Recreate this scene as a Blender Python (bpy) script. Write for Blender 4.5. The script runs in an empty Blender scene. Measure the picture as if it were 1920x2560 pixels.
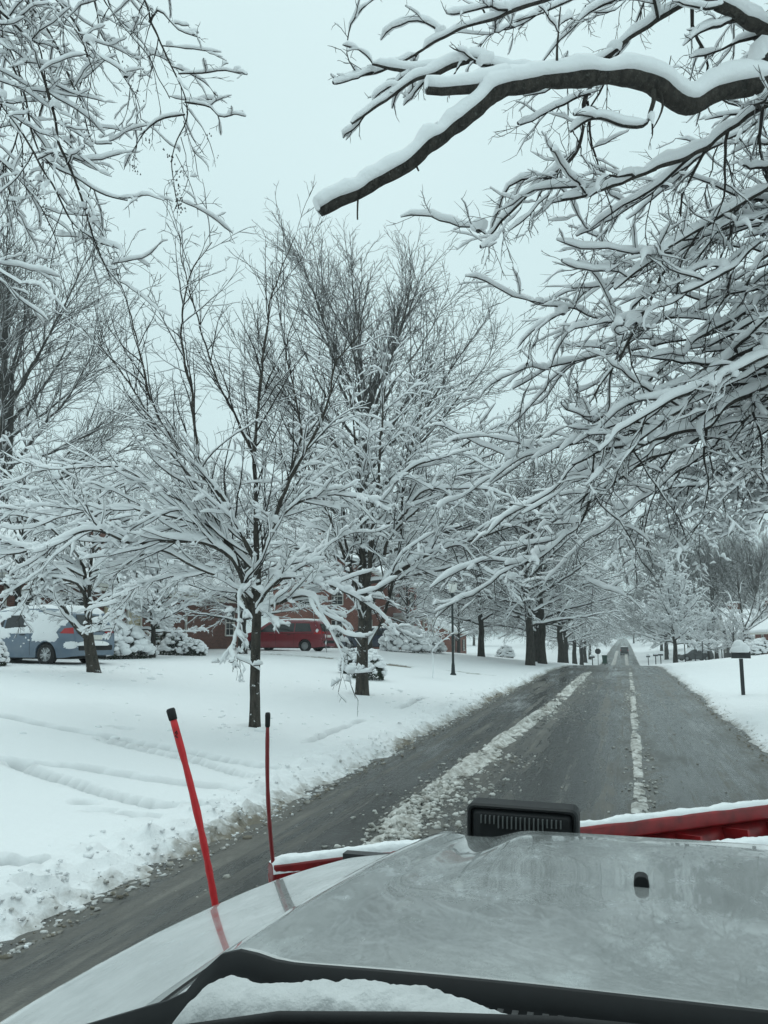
import bpy, math
import numpy as np
from mathutils import Vector

SC = bpy.context.scene
COL = SC.collection
rng = np.random.default_rng(11)
PI = math.pi

# ------------------------------------------------------------------ camera
FPX, CX, CY = 2070.0, 960.0, 1280.0
PH = math.atan(320 / FPX)
TH = math.atan(600 * math.cos(PH) / FPX)
CAM = np.array([0.0, 0.0, 2.0])
R_ = np.array([math.cos(TH), math.sin(TH), 0.0])
F_ = np.array([-math.sin(TH) * math.cos(PH), math.cos(TH) * math.cos(PH), math.sin(PH)])
U_ = np.cross(R_, F_)
cam = bpy.data.cameras.new('camera')
cam.sensor_fit = 'VERTICAL'
cam.sensor_height = 36.0
cam.sensor_width = 27.0
cam.lens = 36.0 * FPX / 2560.0
cam.clip_start = 0.05
cam.clip_end = 3000
co = bpy.data.objects.new('camera', cam)
COL.objects.link(co)
co.location = CAM
co.rotation_euler = (PI / 2 + PH, 0, TH)
SC.camera = co

# ------------------------------------------------------------------ overcast sky and weak soft sun
SUN_EL, SUN_AZ = math.radians(62), math.radians(-20)
world = bpy.data.worlds.new('World')
SC.world = world
world.use_nodes = True
wn, wl = world.node_tree.nodes, world.node_tree.links
wn.clear()
w_out = wn.new('ShaderNodeOutputWorld')
w_bg = wn.new('ShaderNodeBackground')
w_sky = wn.new('ShaderNodeTexSky')
w_sky.sky_type = 'NISHITA'
w_sky.sun_disc = False
w_sky.sun_elevation = SUN_EL
w_sky.sun_rotation = SUN_AZ
w_sky.dust_density = 4.0
w_mul = wn.new('ShaderNodeVectorMath'); w_mul.operation = 'SCALE'; w_mul.inputs['Scale'].default_value = 0.08
w_mix = wn.new('ShaderNodeMixRGB'); w_mix.inputs['Fac'].default_value = 0.95
w_tc = wn.new('ShaderNodeTexCoord'); w_nz = wn.new('ShaderNodeTexNoise'); w_nz.inputs['Scale'].default_value = 2.2; w_nz.inputs['Detail'].default_value = 4
w_cr = wn.new('ShaderNodeMixRGB')                                     # thick cloud deck, faintly uneven
w_cr.inputs['Color1'].default_value = (0.66, 0.86, 0.885, 1); w_cr.inputs['Color2'].default_value = (0.76, 0.955, 0.975, 1)
wl.new(w_tc.outputs['Generated'], w_nz.inputs['Vector']); wl.new(w_nz.outputs['Fac'], w_cr.inputs['Fac']); wl.new(w_cr.outputs[0], w_mix.inputs['Color2'])
wl.new(w_sky.outputs[0], w_mul.inputs[0])
wl.new(w_mul.outputs[0], w_mix.inputs['Color1'])
wl.new(w_mix.outputs[0], w_bg.inputs['Color'])
w_bg.inputs['Strength'].default_value = 1.0
wl.new(w_bg.outputs[0], w_out.inputs['Surface'])
sl = bpy.data.lights.new('sun', 'SUN')
sl.energy = 1.0
sl.angle = math.radians(60)
sl.color = (0.9, 1.0, 1.0)
so = bpy.data.objects.new('sun', sl)
COL.objects.link(so)
so.rotation_euler = (PI / 2 - SUN_EL, 0, PI - SUN_AZ)
vs = SC.view_settings
vs.view_transform = 'Standard'
vs.look = 'None'
vs.exposure = 0.0
vs.gamma = 1.0
vs.use_curve_mapping = False
SC.render.engine = 'CYCLES'
cy_ = SC.cycles
cy_.max_bounces = 6
cy_.diffuse_bounces = 3
cy_.glossy_bounces = 3
cy_.transparent_max_bounces = 6
cy_.caustics_reflective = False
cy_.caustics_refractive = False

# ------------------------------------------------------------------ helpers
def P(px, py, d):
    """a point seen at photo pixel (px, py) at depth d metres"""
    return CAM + d * (F_ + R_ * (px - CX) / FPX - U_ * (py - CY) / FPX)

def onz(px, py, z):
    d = F_ + R_ * (px - CX) / FPX - U_ * (py - CY) / FPX
    return CAM + d * ((z - CAM[2]) / d[2])

def onY(px, py, Y):
    d = F_ + R_ * (px - CX) / FPX - U_ * (py - CY) / FPX
    return CAM + d * (Y / d[1])

def sstep(a, b, x):
    t = np.clip((x - a) / (b - a), 0, 1)
    return t * t * (3 - 2 * t)

def _hash(ix, iy, iz, seed):
    h = (ix.astype(np.int64) * 374761393 + iy.astype(np.int64) * 668265263 + iz.astype(np.int64) * 2147483647 + seed * 974634777) & 0xFFFFFFFF
    h = ((h ^ (h >> 13)) * 1274126177) & 0xFFFFFFFF
    h = ((h ^ (h >> 16)) * 2246822519) & 0xFFFFFFFF
    return ((h ^ (h >> 15)) & 0xFFFFFF) / float(0xFFFFFF)

def noise2(x, y, seed=0):
    x = np.asarray(x, float); y = np.asarray(y, float)
    x, y = np.broadcast_arrays(x, y)
    ix = np.floor(x); iy = np.floor(y)
    fx = x - ix; fy = y - iy
    fx = fx * fx * (3 - 2 * fx); fy = fy * fy * (3 - 2 * fy)
    z = np.zeros_like(ix)
    a = _hash(ix, iy, z, seed); b = _hash(ix + 1, iy, z, seed)
    c = _hash(ix, iy + 1, z, seed); d = _hash(ix + 1, iy + 1, z, seed)
    return (a * (1 - fx) + b * fx) * (1 - fy) + (c * (1 - fx) + d * fx) * fy

def fbm2(x, y, octs=4, seed=0):
    s = 0; a = 0.5; t = 0
    for o in range(octs):
        s = s + a * noise2(np.asarray(x) * 2 ** o + 17.3 * o, np.asarray(y) * 2 ** o + 5.1 * o, seed + o); t += a; a *= 0.5
    return s / t

def mesh_np(name, verts, faces, smooth=True):
    """faces: list of int arrays (M,k)"""
    me = bpy.data.meshes.new(name)
    verts = np.ascontiguousarray(verts, np.float32).reshape(-1, 3)
    if not isinstance(faces, list):
        faces = [faces]
    faces = [np.asarray(f, np.int32) for f in faces if len(f)]
    me.vertices.add(len(verts))
    me.vertices.foreach_set('co', verts.ravel())
    tot = np.concatenate([np.full(len(f), f.shape[1], np.int32) for f in faces])
    loops = np.concatenate([f.ravel() for f in faces])
    st = np.zeros(len(tot), np.int32); st[1:] = np.cumsum(tot)[:-1]
    me.loops.add(len(loops)); me.polygons.add(len(tot))
    me.loops.foreach_set('vertex_index', loops)
    me.polygons.foreach_set('loop_start', st)
    try:
        me.polygons.foreach_set('loop_total', tot)
    except Exception:
        pass
    me.polygons.foreach_set('use_smooth', np.full(len(tot), smooth, bool))
    me.update(calc_edges=True)
    return me

class MB:
    """collects boxes, bars, tubes, lathes and sheets; build() links them as one mesh object"""
    def __init__(s): s.v = []; s.f = {}; s.n = 0
    def add(s, v, faces):
        v = np.asarray(v, float).reshape(-1, 3)
        for f in faces:
            s.f.setdefault(len(f), []).append([i + s.n for i in f])
        s.v.append(v); s.n += len(v); return s
    def box(s, lo, hi):
        (x0, y0, z0), (x1, y1, z1) = lo, hi
        return s.add([(x0, y0, z0), (x1, y0, z0), (x1, y1, z0), (x0, y1, z0), (x0, y0, z1), (x1, y0, z1), (x1, y1, z1), (x0, y1, z1)],
                     [(0, 3, 2, 1), (4, 5, 6, 7), (0, 1, 5, 4), (1, 2, 6, 5), (2, 3, 7, 6), (3, 0, 4, 7)])
    def cbox(s, c, d): return s.box([c[i] - d[i] / 2 for i in range(3)], [c[i] + d[i] / 2 for i in range(3)])
    def bar(s, a, b, w, h, up=(0, 0, 1)):
        a = np.array(a, float); b = np.array(b, float); t = b - a; t /= np.linalg.norm(t)
        u = np.array(up, float); sd = np.cross(t, u)
        if np.linalg.norm(sd) < 1e-4: sd = np.cross(t, (1, 0, 0))
        sd /= np.linalg.norm(sd); u = np.cross(sd, t)
        v = [p + sd * i * w / 2 + u * j * h / 2 for p in (a, b) for i, j in ((-1, -1), (1, -1), (1, 1), (-1, 1))]
        return s.add(v, [(0, 1, 2, 3), (7, 6, 5, 4), (0, 4, 5, 1), (1, 5, 6, 2), (2, 6, 7, 3), (3, 7, 4, 0)])
    def tube(s, pts, rad, n=8, cap=True):
        v, q = tube_np(np.array([pts], float), np.broadcast_to(np.array(rad, float), (1, len(pts))), n)
        fs = [tuple(x) for x in q]
        k = len(pts)
        if cap: fs += [tuple(range(n))[::-1], tuple(range((k - 1) * n, k * n))]
        return s.add(v, fs)
    def lathe(s, prof, n=24, c=(0, 0, 0), axis='z'):
        v = []
        for r, z in prof:
            for i in range(n):
                a = 2 * PI * i / n
                p = (r * math.cos(a), r * math.sin(a), z)
                if axis == 'y': p = (p[0], p[2], p[1])
                if axis == 'x': p = (p[2], p[0], p[1])
                v.append((p[0] + c[0], p[1] + c[1], p[2] + c[2]))
        k = len(prof)
        fs = [(a * n + i, a * n + (i + 1) % n, (a + 1) * n + (i + 1) % n, (a + 1) * n + i) for a in range(k - 1) for i in range(n)]
        return s.add(v, fs)
    def poly(s, pts): return s.add(pts, [tuple(range(len(pts)))])
    def prism(s, pts, off):
        n = len(pts); pts = np.array(pts, float); off = np.array(off, float)
        return s.add(np.concatenate([pts, pts + off]), [tuple(range(n))[::-1], tuple(range(n, 2 * n))] + [(i, (i + 1) % n, n + (i + 1) % n, n + i) for i in range(n)])
    def sheet(s, G, closed_u=False):
        G = np.asarray(G, float); a, b = G.shape[:2]
        return s.add(G.reshape(-1, 3), [tuple(x) for x in grid_quads(a, b)])
    def build(s, name, mat, parent=None, smooth=False, bevel=0, seg=2):
        me = mesh_np(name, np.concatenate(s.v), [np.array(f) for f in s.f.values()], smooth)
        o = obj(name, me, mat, parent)
        if bevel:
            m = o.modifiers.new('bevel', 'BEVEL'); m.width = bevel; m.segments = seg; m.limit_method = 'ANGLE'; m.angle_limit = math.radians(35)
            me.polygons.foreach_set('use_smooth', np.ones(len(me.polygons), bool))
            w = o.modifiers.new('wn', 'WEIGHTED_NORMAL')
        return o

def grid_quads(a, b):
    i = np.arange(a - 1)[:, None] * b + np.arange(b - 1)[None]
    i = i.ravel()
    return np.stack([i, i + 1, i + b + 1, i + b], 1)

def tube_np(pts, rad, n):
    """pts (N,K,3), rad (N,K) -> verts, quads"""
    N, K = pts.shape[:2]
    T = np.gradient(pts, axis=1)
    T /= np.linalg.norm(T, axis=2, keepdims=True) + 1e-9
    ref = np.where(np.abs(T[..., 2:3]) > 0.9, np.array([1.0, 0, 0]), np.array([0, 0, 1.0]))
    if N == 1 and K > 2:
        ref = np.broadcast_to(ref[:, :1], ref.shape)
    S = np.cross(T, ref); S /= np.linalg.norm(S, axis=2, keepdims=True) + 1e-9
    B = np.cross(S, T)
    a = np.arange(n) * 2 * PI / n
    v = pts[:, :, None] + rad[:, :, None, None] * (S[:, :, None] * np.cos(a)[None, None, :, None] + B[:, :, None] * np.sin(a)[None, None, :, None])
    return v.reshape(-1, 3), ring_quads(N, K, n)

def ring_quads(N, K, n):
    base = (np.arange(N)[:, None, None] * K + np.arange(K - 1)[None, :, None]) * n
    j = np.arange(n)[None, None, :]; j2 = (np.arange(n) + 1) % n
    q = np.stack([base + j, base + j2[None, None, :], base + n + j2[None, None, :], base + n + j], -1)
    return q.reshape(-1, 4)

def obj(name, me, mat, parent=None):
    o = bpy.data.objects.new(name, me)
    COL.objects.link(o)
    if mat is not None and me is not None and not me.materials: me.materials.append(mat)
    if parent is not None: o.parent = parent
    return o

def tag(o, label, cat, group=None, kind=None):
    if label: o['label'] = label
    if cat: o['category'] = cat
    if group: o['group'] = group
    if kind: o['kind'] = kind
    return o

def thing(name, label, cat, loc=(0, 0, 0), rz=0, group=None, scale=1.0):
    o = bpy.data.objects.new(name, None); COL.objects.link(o)
    o.empty_display_size = 0.2
    o.location = loc; o.rotation_euler = (0, 0, rz); o.scale = (scale,) * 3
    return tag(o, label, cat, group)

def copy_tree(o, parent=None):
    c = o.copy(); COL.objects.link(c); c.parent = parent
    for ch in o.children: copy_tree(ch, c)
    return c

# ------------------------------------------------------------------ materials
def mat(name, col, rough=0.6, metal=0.0, spec=0.5, coat=0.0, var=0.0, vscale=8.0, bump=0.0, bscale=40.0, emit=None):
    m = bpy.data.materials.new(name); m.use_nodes = True
    nt = m.node_tree; b = nt.nodes['Principled BSDF']
    b.inputs['Base Color'].default_value = (*col, 1)
    b.inputs['Roughness'].default_value = rough
    b.inputs['Metallic'].default_value = metal
    b.inputs['Specular IOR Level'].default_value = spec
    b.inputs['Coat Weight'].default_value = coat
    if var or bump:
        tc = nt.nodes.new('ShaderNodeTexCoord')
    if var:
        n = nt.nodes.new('ShaderNodeTexNoise'); n.inputs['Scale'].default_value = vscale; n.inputs['Detail'].default_value = 5
        r = nt.nodes.new('ShaderNodeMapRange'); r.inputs[1].default_value = 0.3; r.inputs[2].default_value = 0.7
        r.inputs[3].default_value = 1 - var; r.inputs[4].default_value = 1 + var
        v = nt.nodes.new('ShaderNodeVectorMath'); v.operation = 'SCALE'; v.inputs[0].default_value = col
        nt.links.new(tc.outputs['Object'], n.inputs['Vector']); nt.links.new(n.outputs['Fac'], r.inputs[0])
        nt.links.new(r.outputs[0], v.inputs['Scale']); nt.links.new(v.outputs[0], b.inputs['Base Color'])
    if bump:
        n = nt.nodes.new('ShaderNodeTexNoise'); n.inputs['Scale'].default_value = bscale; n.inputs['Detail'].default_value = 4
        bp = nt.nodes.new('ShaderNodeBump'); bp.inputs['Strength'].default_value = bump; bp.inputs['Distance'].default_value = 0.02
        nt.links.new(tc.outputs['Object'], n.inputs['Vector']); nt.links.new(n.outputs['Fac'], bp.inputs['Height'])
        nt.links.new(bp.outputs[0], b.inputs['Normal'])
    if emit:
        b.inputs['Emission Color'].default_value = (*emit[0], 1); b.inputs['Emission Strength'].default_value = emit[1]
    return m

class N:
    """small node-graph helper"""
    def __init__(s, m): s.t = m.node_tree; s.b = s.t.nodes['Principled BSDF']; s.tc = s.t.nodes.new('ShaderNodeTexCoord')
    def link(s, a, b): s.t.links.new(a, b)
    def noise(s, scale, detail=4, vec=None, rough=0.55, mapscale=None):
        n = s.t.nodes.new('ShaderNodeTexNoise'); n.inputs['Scale'].default_value = scale; n.inputs['Detail'].default_value = detail; n.inputs['Roughness'].default_value = rough
        v = vec or s.tc.outputs['Object']
        if mapscale:
            mp = s.t.nodes.new('ShaderNodeMapping'); mp.inputs['Scale'].default_value = mapscale; s.link(v, mp.inputs['Vector']); v = mp.outputs[0]
        s.link(v, n.inputs['Vector']); return n.outputs['Fac']
    def rng(s, x, a, b, c=0.0, d=1.0):
        r = s.t.nodes.new('ShaderNodeMapRange'); r.inputs[1].default_value = a; r.inputs[2].default_value = b; r.inputs[3].default_value = c; r.inputs[4].default_value = d
        s.link(x, r.inputs[0]); return r.outputs[0]
    def math(s, op, a, b):
        n = s.t.nodes.new('ShaderNodeMath'); n.operation = op
        for i, x in enumerate((a, b)):
            if isinstance(x, (int, float)): n.inputs[i].default_value = x
            else: s.link(x, n.inputs[i])
        return n.outputs[0]
    def mix(s, f, a, b):
        n = s.t.nodes.new('ShaderNodeMixRGB')
        for i, x in zip(('Fac', 'Color1', 'Color2'), (f, a, b)):
            if isinstance(x, tuple): n.inputs[i].default_value = (*x, 1)
            elif isinstance(x, (int, float)): n.inputs[i].default_value = x
            else: s.link(x, n.inputs[i])
        return n.outputs[0]
    def attr(s, name):
        n = s.t.nodes.new('ShaderNodeAttribute'); n.attribute_name = name; return n.outputs['Fac']
    def bump(s, h, strength=0.5, dist=0.02):
        n = s.t.nodes.new('ShaderNodeBump'); n.inputs['Strength'].default_value = strength; n.inputs['Distance'].default_value = dist
        s.link(h, n.inputs['Height']); s.link(n.outputs[0], s.b.inputs['Normal'])

SNOW = (0.86, 0.87, 0.88)
M = {}
M['snow'] = mat('snow', SNOW, 0.75, spec=0.2, bump=0.35, bscale=35)
M['snow_far'] = mat('snow_on_branches', (0.85, 0.86, 0.87), 0.8, spec=0.15, bump=.5, bscale=22)
def bark_mat(name, c1, c2, snow_amt):
    m = mat(name, c1, 0.9, spec=0.2); n = N(m)
    a = n.noise(14, 6, mapscale=(1, 1, 0.25))
    c = n.mix(n.rng(a, 0.35, 0.65), c1, c2)
    c = n.mix(n.rng(n.noise(30, 5, rough=.7), .56, .70, 0, .75), c, (0.13, 0.135, 0.12))
    if snow_amt:
        f = n.noise(9, 5, rough=0.7)
        c = n.mix(n.rng(f, 0.66 - snow_amt, 0.70 - snow_amt), c, SNOW)
    n.link(c, n.b.inputs['Base Color']); n.bump(n.math('ADD', a, n.math('MULTIPLY', n.noise(45, 4), 0.5)), 1.0, 0.05)
    return m
M['bark'] = bark_mat('bark', (0.026, 0.024, 0.021), (0.065, 0.058, 0.05), 0.0)
M['bark_flecked'] = bark_mat('bark_flecked_with_snow', (0.035, 0.032, 0.027), (0.085, 0.074, 0.062), 0.03)
M['twig'] = mat('twig', (0.03, 0.027, 0.024), 0.9, spec=0.2)
M['twig_light'] = mat('pale_twig', (0.055, 0.05, 0.046), 0.9, spec=0.2)
# ground snow: clean snow, brown slush where the plough threw it
m = mat('ground_snow', SNOW, 0.75, spec=0.2); n = N(m)
d = n.attr('dirt'); nz = n.noise(7, 6, rough=0.65)
f = n.rng(n.math('ADD', d, n.math('MULTIPLY', n.math('SUBTRACT', nz, 0.5), 1.1)), 0.30, 0.85)
c = n.mix(f, n.mix(n.noise(0.6, 3), (0.81, 0.82, 0.83), (0.86, 0.865, 0.87)), n.mix(n.noise(11, 5), (0.10, 0.088, 0.07), (0.30, 0.265, 0.21)))
c = n.mix(n.rng(n.attr('packed'), 0, 1, 0, .8), c, (0.44, 0.455, 0.46))
n.link(c, n.b.inputs['Base Color']); n.bump(n.math('ADD', n.noise(26, 5), n.math('MULTIPLY', n.noise(5, 3), 1.5)), 0.35, 0.03)
M['ground'] = m
# wet road
m = mat('wet_asphalt', (0.05, 0.05, 0.05), 0.3); n = N(m)
st = n.noise(1.0, 7, mapscale=(4.2, 0.07, 1), rough=0.62)
st2 = n.noise(1.0, 7, mapscale=(6.5, 0.75, 1), rough=0.68)
gr = n.noise(60, 4)
patch = n.noise(0.55, 5, mapscale=(1, 0.35, 1))
base = n.mix(gr, (0.013, 0.013, 0.012), (0.040, 0.038, 0.033))
sx = n.t.nodes.new('ShaderNodeSeparateXYZ'); n.link(n.tc.outputs['Object'], sx.inputs[0])
wob = n.math('ADD', sx.outputs[0], n.math('MULTIPLY', n.noise(0.25, 3), 0.9))
trk = n.math('COSINE', n.math('MULTIPLY', n.math('ADD', wob, 0.55), 3.93), 0.0)      # wheel tracks scrape the film away
slush = n.math('MULTIPLY', n.rng(trk, -0.2, 0.9, 1.0, 0.25), n.rng(n.math('ADD', n.math('MULTIPLY', st, 0.6), n.math('MULTIPLY', st2, 0.4)), 0.46, 0.58)); slush = n.math('MULTIPLY', slush, n.rng(patch, 0.36, 0.62))
film = n.math('MULTIPLY', n.attr('film'), n.rng(n.noise(1.0, 7, mapscale=(7, 2.6, 1), rough=0.7), 0.40, 0.58))
slush = n.math('MAXIMUM', slush, film)
slush = n.math('MAXIMUM', slush, n.math('MULTIPLY', n.rng(st, .53, .59, 0, 1.0), n.rng(n.noise(1.0, 6, mapscale=(5, 1.2, 1), rough=.7), .36, .60)))
c = n.mix(n.math('MULTIPLY', slush, 0.62), base, n.mix(gr, (0.125, 0.115, 0.095), (0.30, 0.285, 0.255)))
n.link(c, n.b.inputs['Base Color'])
n.link(n.rng(n.math('ADD', n.math('MULTIPLY', patch, 0.6), n.math('ADD', n.math('MULTIPLY', st2, 0.4), n.math('MULTIPLY', slush, 0.3))), 0.42, 0.74, 0.05, 0.55), n.b.inputs['Roughness'])
n.b.inputs['Specular IOR Level'].default_value = 0.33
n.bump(n.math('ADD', gr, n.math('MULTIPLY', n.noise(9, 5), 2.0)), 0.28, 0.012)
M['road'] = m
m = mat('road_slush', (0.4, 0.38, 0.34), 0.55, spec=0.35); n = N(m)
c = n.mix(n.rng(n.noise(6, 6, rough=0.7), 0.35, 0.62), (0.20, 0.185, 0.155), (0.74, 0.73, 0.70)); n.link(c, n.b.inputs['Base Color'])
n.bump(n.noise(30, 5), 0.5, 0.02)
M['slush'] = m
m = mat('dirty_slush', (0.2, 0.18, 0.14), 0.5, spec=0.4); n = N(m)
c = n.mix(n.rng(n.noise(5, 6, rough=0.7), 0.35, 0.65), (0.13, 0.12, 0.10), (0.52, 0.50, 0.46)); n.link(c, n.b.inputs['Base Color'])
n.bump(n.noise(30, 5), 0.5, 0.02)
M['clod'] = m
def brick_mat(name, c1, c2, mortar):
    m = mat(name, c1, 0.85); n = N(m)
    b = n.t.nodes.new('ShaderNodeTexBrick')
    b.inputs['Color1'].default_value = (*c1, 1); b.inputs['Color2'].default_value = (*c2, 1); b.inputs['Mortar'].default_value = (*mortar, 1)
    b.inputs['Scale'].default_value = 1.0; b.inputs['Brick Width'].default_value = 0.215; b.inputs['Row Height'].default_value = 0.075; b.inputs['Mortar Size'].default_value = 0.006
    sp = n.t.nodes.new('ShaderNodeSeparateXYZ'); cb = n.t.nodes.new('ShaderNodeCombineXYZ')
    n.link(n.tc.outputs['Object'], sp.inputs[0])
    n.link(n.math('ADD', sp.outputs[0], sp.outputs[1]), cb.inputs[0]); n.link(sp.outputs[2], cb.inputs[1])
    n.link(cb.outputs[0], b.inputs['Vector'])
    n.link(n.mix(n.rng(n.noise(1.3, 4), 0.3, 0.7, 0.0, 0.35), b.outputs['Color'], (0.06, 0.03, 0.025)), n.b.inputs['Base Color'])
    n.bump(b.outputs['Fac'], -0.4, 0.01)
    return m
M['brick'] = brick_mat('red_brown_brick', (0.13, 0.048, 0.034), (0.20, 0.075, 0.05), (0.20, 0.17, 0.15))
M['brick2'] = brick_mat('red_brick', (0.20, 0.055, 0.038), (0.26, 0.085, 0.055), (0.25, 0.2, 0.17))
M['white_trim'] = mat('white_trim', (0.66, 0.65, 0.60), 0.6, var=0.06)
M['cream'] = mat('cream_siding', (0.52, 0.46, 0.33), 0.7, var=0.06)
M['pane'] = mat('window_glass', (0.03, 0.035, 0.035), 0.08, spec=0.6)
M['black'] = mat('black_plastic', (0.009, 0.010, 0.011), 0.55, spec=.25, var=0.2, vscale=30)
M['black_metal'] = mat('black_metal', (0.02, 0.022, 0.024), 0.45)
M['rubber'] = mat('rubber', (0.014, 0.014, 0.015), 0.8)
M['dark'] = mat('dark_shadow_gap', (0.01, 0.01, 0.01), 0.9)

# ------------------------------------------------------------------ terrain
_py = np.array([-60, -20, 0, 20, 40, 55, 65, 80, 100, 125, 150, 180, 207, 260, 350, 500, 800])
_pz = np.array([0.0, 0, 0, .14, .27, .27, .12, -.35, -1.1, -1.9, -2.1, -1.85, -1.35, -0.75, 0.1, 1.2, 3])
_fy = np.arange(-60, 800, 1.0)
_fz = np.interp(_fy, _py, _pz)
_k = np.hanning(17); _k /= _k.sum()
_fz = np.convolve(np.pad(_fz, 8, mode='edge'), _k, 'valid')
def zroad(y): return np.interp(y, _fy, _fz)
XL, XR = -3.85, 2.12
def edge_noise(y, s): return 0.30 * (fbm2(y * 0.35, 0 * y, 3, 3 + s) - 0.5) + 0.22 * (fbm2(y * 2.2, 0 * y, 3, 9 + s) - 0.5)

def soft(px, py, z=0.3): return onz(px, py, z)[:2]
RUTS = []
for pts, wd, dp in [
    ([(-250, 1838), (0, 1850), (300, 1868), (470, 1884), (690, 1908)], .17, .15),
    ([(250, 1872), (480, 1898), (660, 1932)], .11, .12),
    ([(-200, 1920), (0, 1923), (200, 1925), (400, 1940), (610, 1952)], .15, .16),
    ([(40, 1930), (150, 1950), (270, 1972), (400, 1992), (520, 1988)], .15, .17),
    ([(300, 2010), (340, 2014), (390, 2016)], .08, .12)]:
    RUTS.append((np.array([soft(a, b, 0.33) for a, b in pts]), wd, dp))
RUTS.append((np.array([soft(770, 1872, .2), soft(850, 1835, .22), soft(905, 1815, .22)]), .09, .16))
RUTS.append((np.array([soft(1000, 1775, .3), soft(1055, 1752, .3)]), .11, .16))
for c in [(285, 1845), (300, 1846), (200, 1985), (235, 2000)]:
    q = soft(c[0], c[1], .35); RUTS.append((np.array([q, q + np.array([.12, .02])]), .12, .12))
q = soft(10, 2190, .12); RUTS.append((np.array([q - np.array([.22, .08]), q + np.array([.22, .08])]), .13, .22))
for px_, py_, z_, w_ in ((637, 1815, .42, .26), (905, 1737, .48, .36), (236, 1694, .98, .34)):
    q = soft(px_, py_, z_); RUTS.append((np.array([q, q + np.array([.02, 0])]), w_, .09))
def seg_dist(x, y, poly):
    d = np.full(x.shape, 9e9)
    for a, b in zip(poly[:-1], poly[1:]):
        ab = b - a; t = np.clip(((x - a[0]) * ab[0] + (y - a[1]) * ab[1]) / (ab @ ab), 0, 1)
        d = np.minimum(d, (x - a[0] - t * ab[0]) ** 2 + (y - a[1] - t * ab[1]) ** 2)
    return np.sqrt(d)

def ground_smooth(x, y):
    x = np.asarray(x, float); y = np.asarray(y, float)
    z = zroad(y)
    u = XL - x; v = x - XR
    z = z + 1.0 * sstep(-1.0, 13.5, u) * np.where(u > 0, 1, 1) * (u > 0) + 0.02 * np.clip(u - 14, 0, 60)
    z = z - (u > 0) * 1.0 * sstep(-1.0, 13.5, 0.0 * u)
    z = z + (v > 0) * 1.25 * sstep(-1.5, 14, v) - (v > 0) * 1.25 * sstep(-1.5, 14, 0.0 * v)
    return z

def ground(x, y, dirt=False):
    x = np.asarray(x, float); y = np.asarray(y, float)
    x, y = np.broadcast_arrays(x, y)
    z = ground_smooth(x, y)
    el = XL - x + edge_noise(y, 0); er = x - XR + edge_noise(y, 7)
    e = np.maximum(el, er)
    depth = 0.14
    snow = -0.06 + (depth + 0.06) * sstep(-0.10, 0.62, e)
    near = sstep(90, 30, y) * np.where(er > el, .30, 1.0)
    lump = fbm2(x * 4.2, y * 4.2, 4, 21); lump2 = fbm2(x * 12, y * 12, 3, 31)
    bank = np.exp(-((e - 0.42) / 0.38) ** 2)
    snow += near * bank * (0.01 + 0.20 * np.clip(lump - 0.45, 0, 1) + 0.13 * (lump2 - 0.5))
    wide = sstep(2.2, 0.3, e) * sstep(-.05, .3, e)
    snow += near * wide * (0.10 * np.clip(lump - 0.5, 0, 1) + 0.06 * (lump2 - 0.5))
    snow += sstep(0.3, 2, e) * (0.09 * (fbm2(x * 0.35, y * 0.35, 3, 41) - 0.5) + 0.026 * (fbm2(x * 2.4, y * 2.4, 3, 51) - 0.5))
    z = z + snow
    if x.size > 1000:
        sel = (y > 4) & (y < 36) & (x < -3.2) & (x > -16)
        xs, ys = x[sel], y[sel]; dz = np.zeros(xs.shape)
        wob = 0.05 * (fbm2(xs * 3, ys * 3, 3, 61) - 0.5)
        for poly, wd, dp in RUTS:
            dd = seg_dist(xs, ys, poly) + wob
            dz -= dp * sstep(wd * 1.0, wd * 0.45, dd) - 0.018 * np.exp(-((dd - wd * 1.25) / (wd * 0.3)) ** 2)
        z = z.copy(); z[sel] += np.maximum(dz, -0.20)
    # driveways scraped or driven thin
    for y0, w_ in ((37.6, 1.1),):
        band = sstep(w_, w_ * .5, np.abs(y - y0 - 0.03 * (x + 7))) * (x < -4.4) * (x > -17) * sstep(.36, .5, fbm2(x * .8, y * 1.6, 3, 71))
        z = z - band * 0.10
    if dirt:
        dr = near * sstep(0.62, 0.0, e) * (0.22 + 1.1 * fbm2(x * 1.3, y * 0.6, 3, 81)) * sstep(-.6, .05, e) + sstep(0.02, -0.15, e)
        dr = dr + (1 - near) * sstep(.5, 0, e) * .7
        for y0, w_ in ((37.6, 1.1),):
            band = sstep(w_, w_ * .5, np.abs(y - y0 - 0.03 * (x + 7))) * (x < -4.4) * (x > -17) * sstep(.40, .5, fbm2(x * .8, y * 1.6, 3, 71))
            dr = np.maximum(dr, band * 0.95)
        pk = np.zeros(x.shape); pk[sel] = sstep(-.03, -.13, dz)
        return z, dr, pk
    return z

def gz(x, y): return float(ground(np.array([x]), np.array([y]))[0])

def span(*seg):
    out = []
    for a, b, s in seg: out.append(np.arange(a, b - 1e-6, s))
    return np.concatenate(out + [[seg[-1][1]]])
gx = span((-500, -80, 35), (-80, -24, 2.5), (-24, -14, .35), (-14, -9, .16), (-9, -5.4, .09), (-5.4, -3.3, .055), (-3.3, 1.8, .4), (1.8, 3.0, .08), (3.0, 6, .2), (6, 24, .6), (24, 80, 4), (80, 500, 35))
gy = span((-25, 3, 1.2), (3, 14, .07), (14, 24, .12), (24, 42, .24), (42, 80, .6), (80, 150, 1.6), (150, 380, 6), (380, 900, 40))
X, Y = np.meshgrid(gx, gy)
Z, D, PK = ground(X, Y, True)
me = mesh_np('ground', np.stack([X, Y, Z], -1), grid_quads(len(gy), len(gx)))
at = me.attributes.new('dirt', 'FLOAT', 'POINT'); at.data.foreach_set('value', D.ravel().astype(np.float32))
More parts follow.
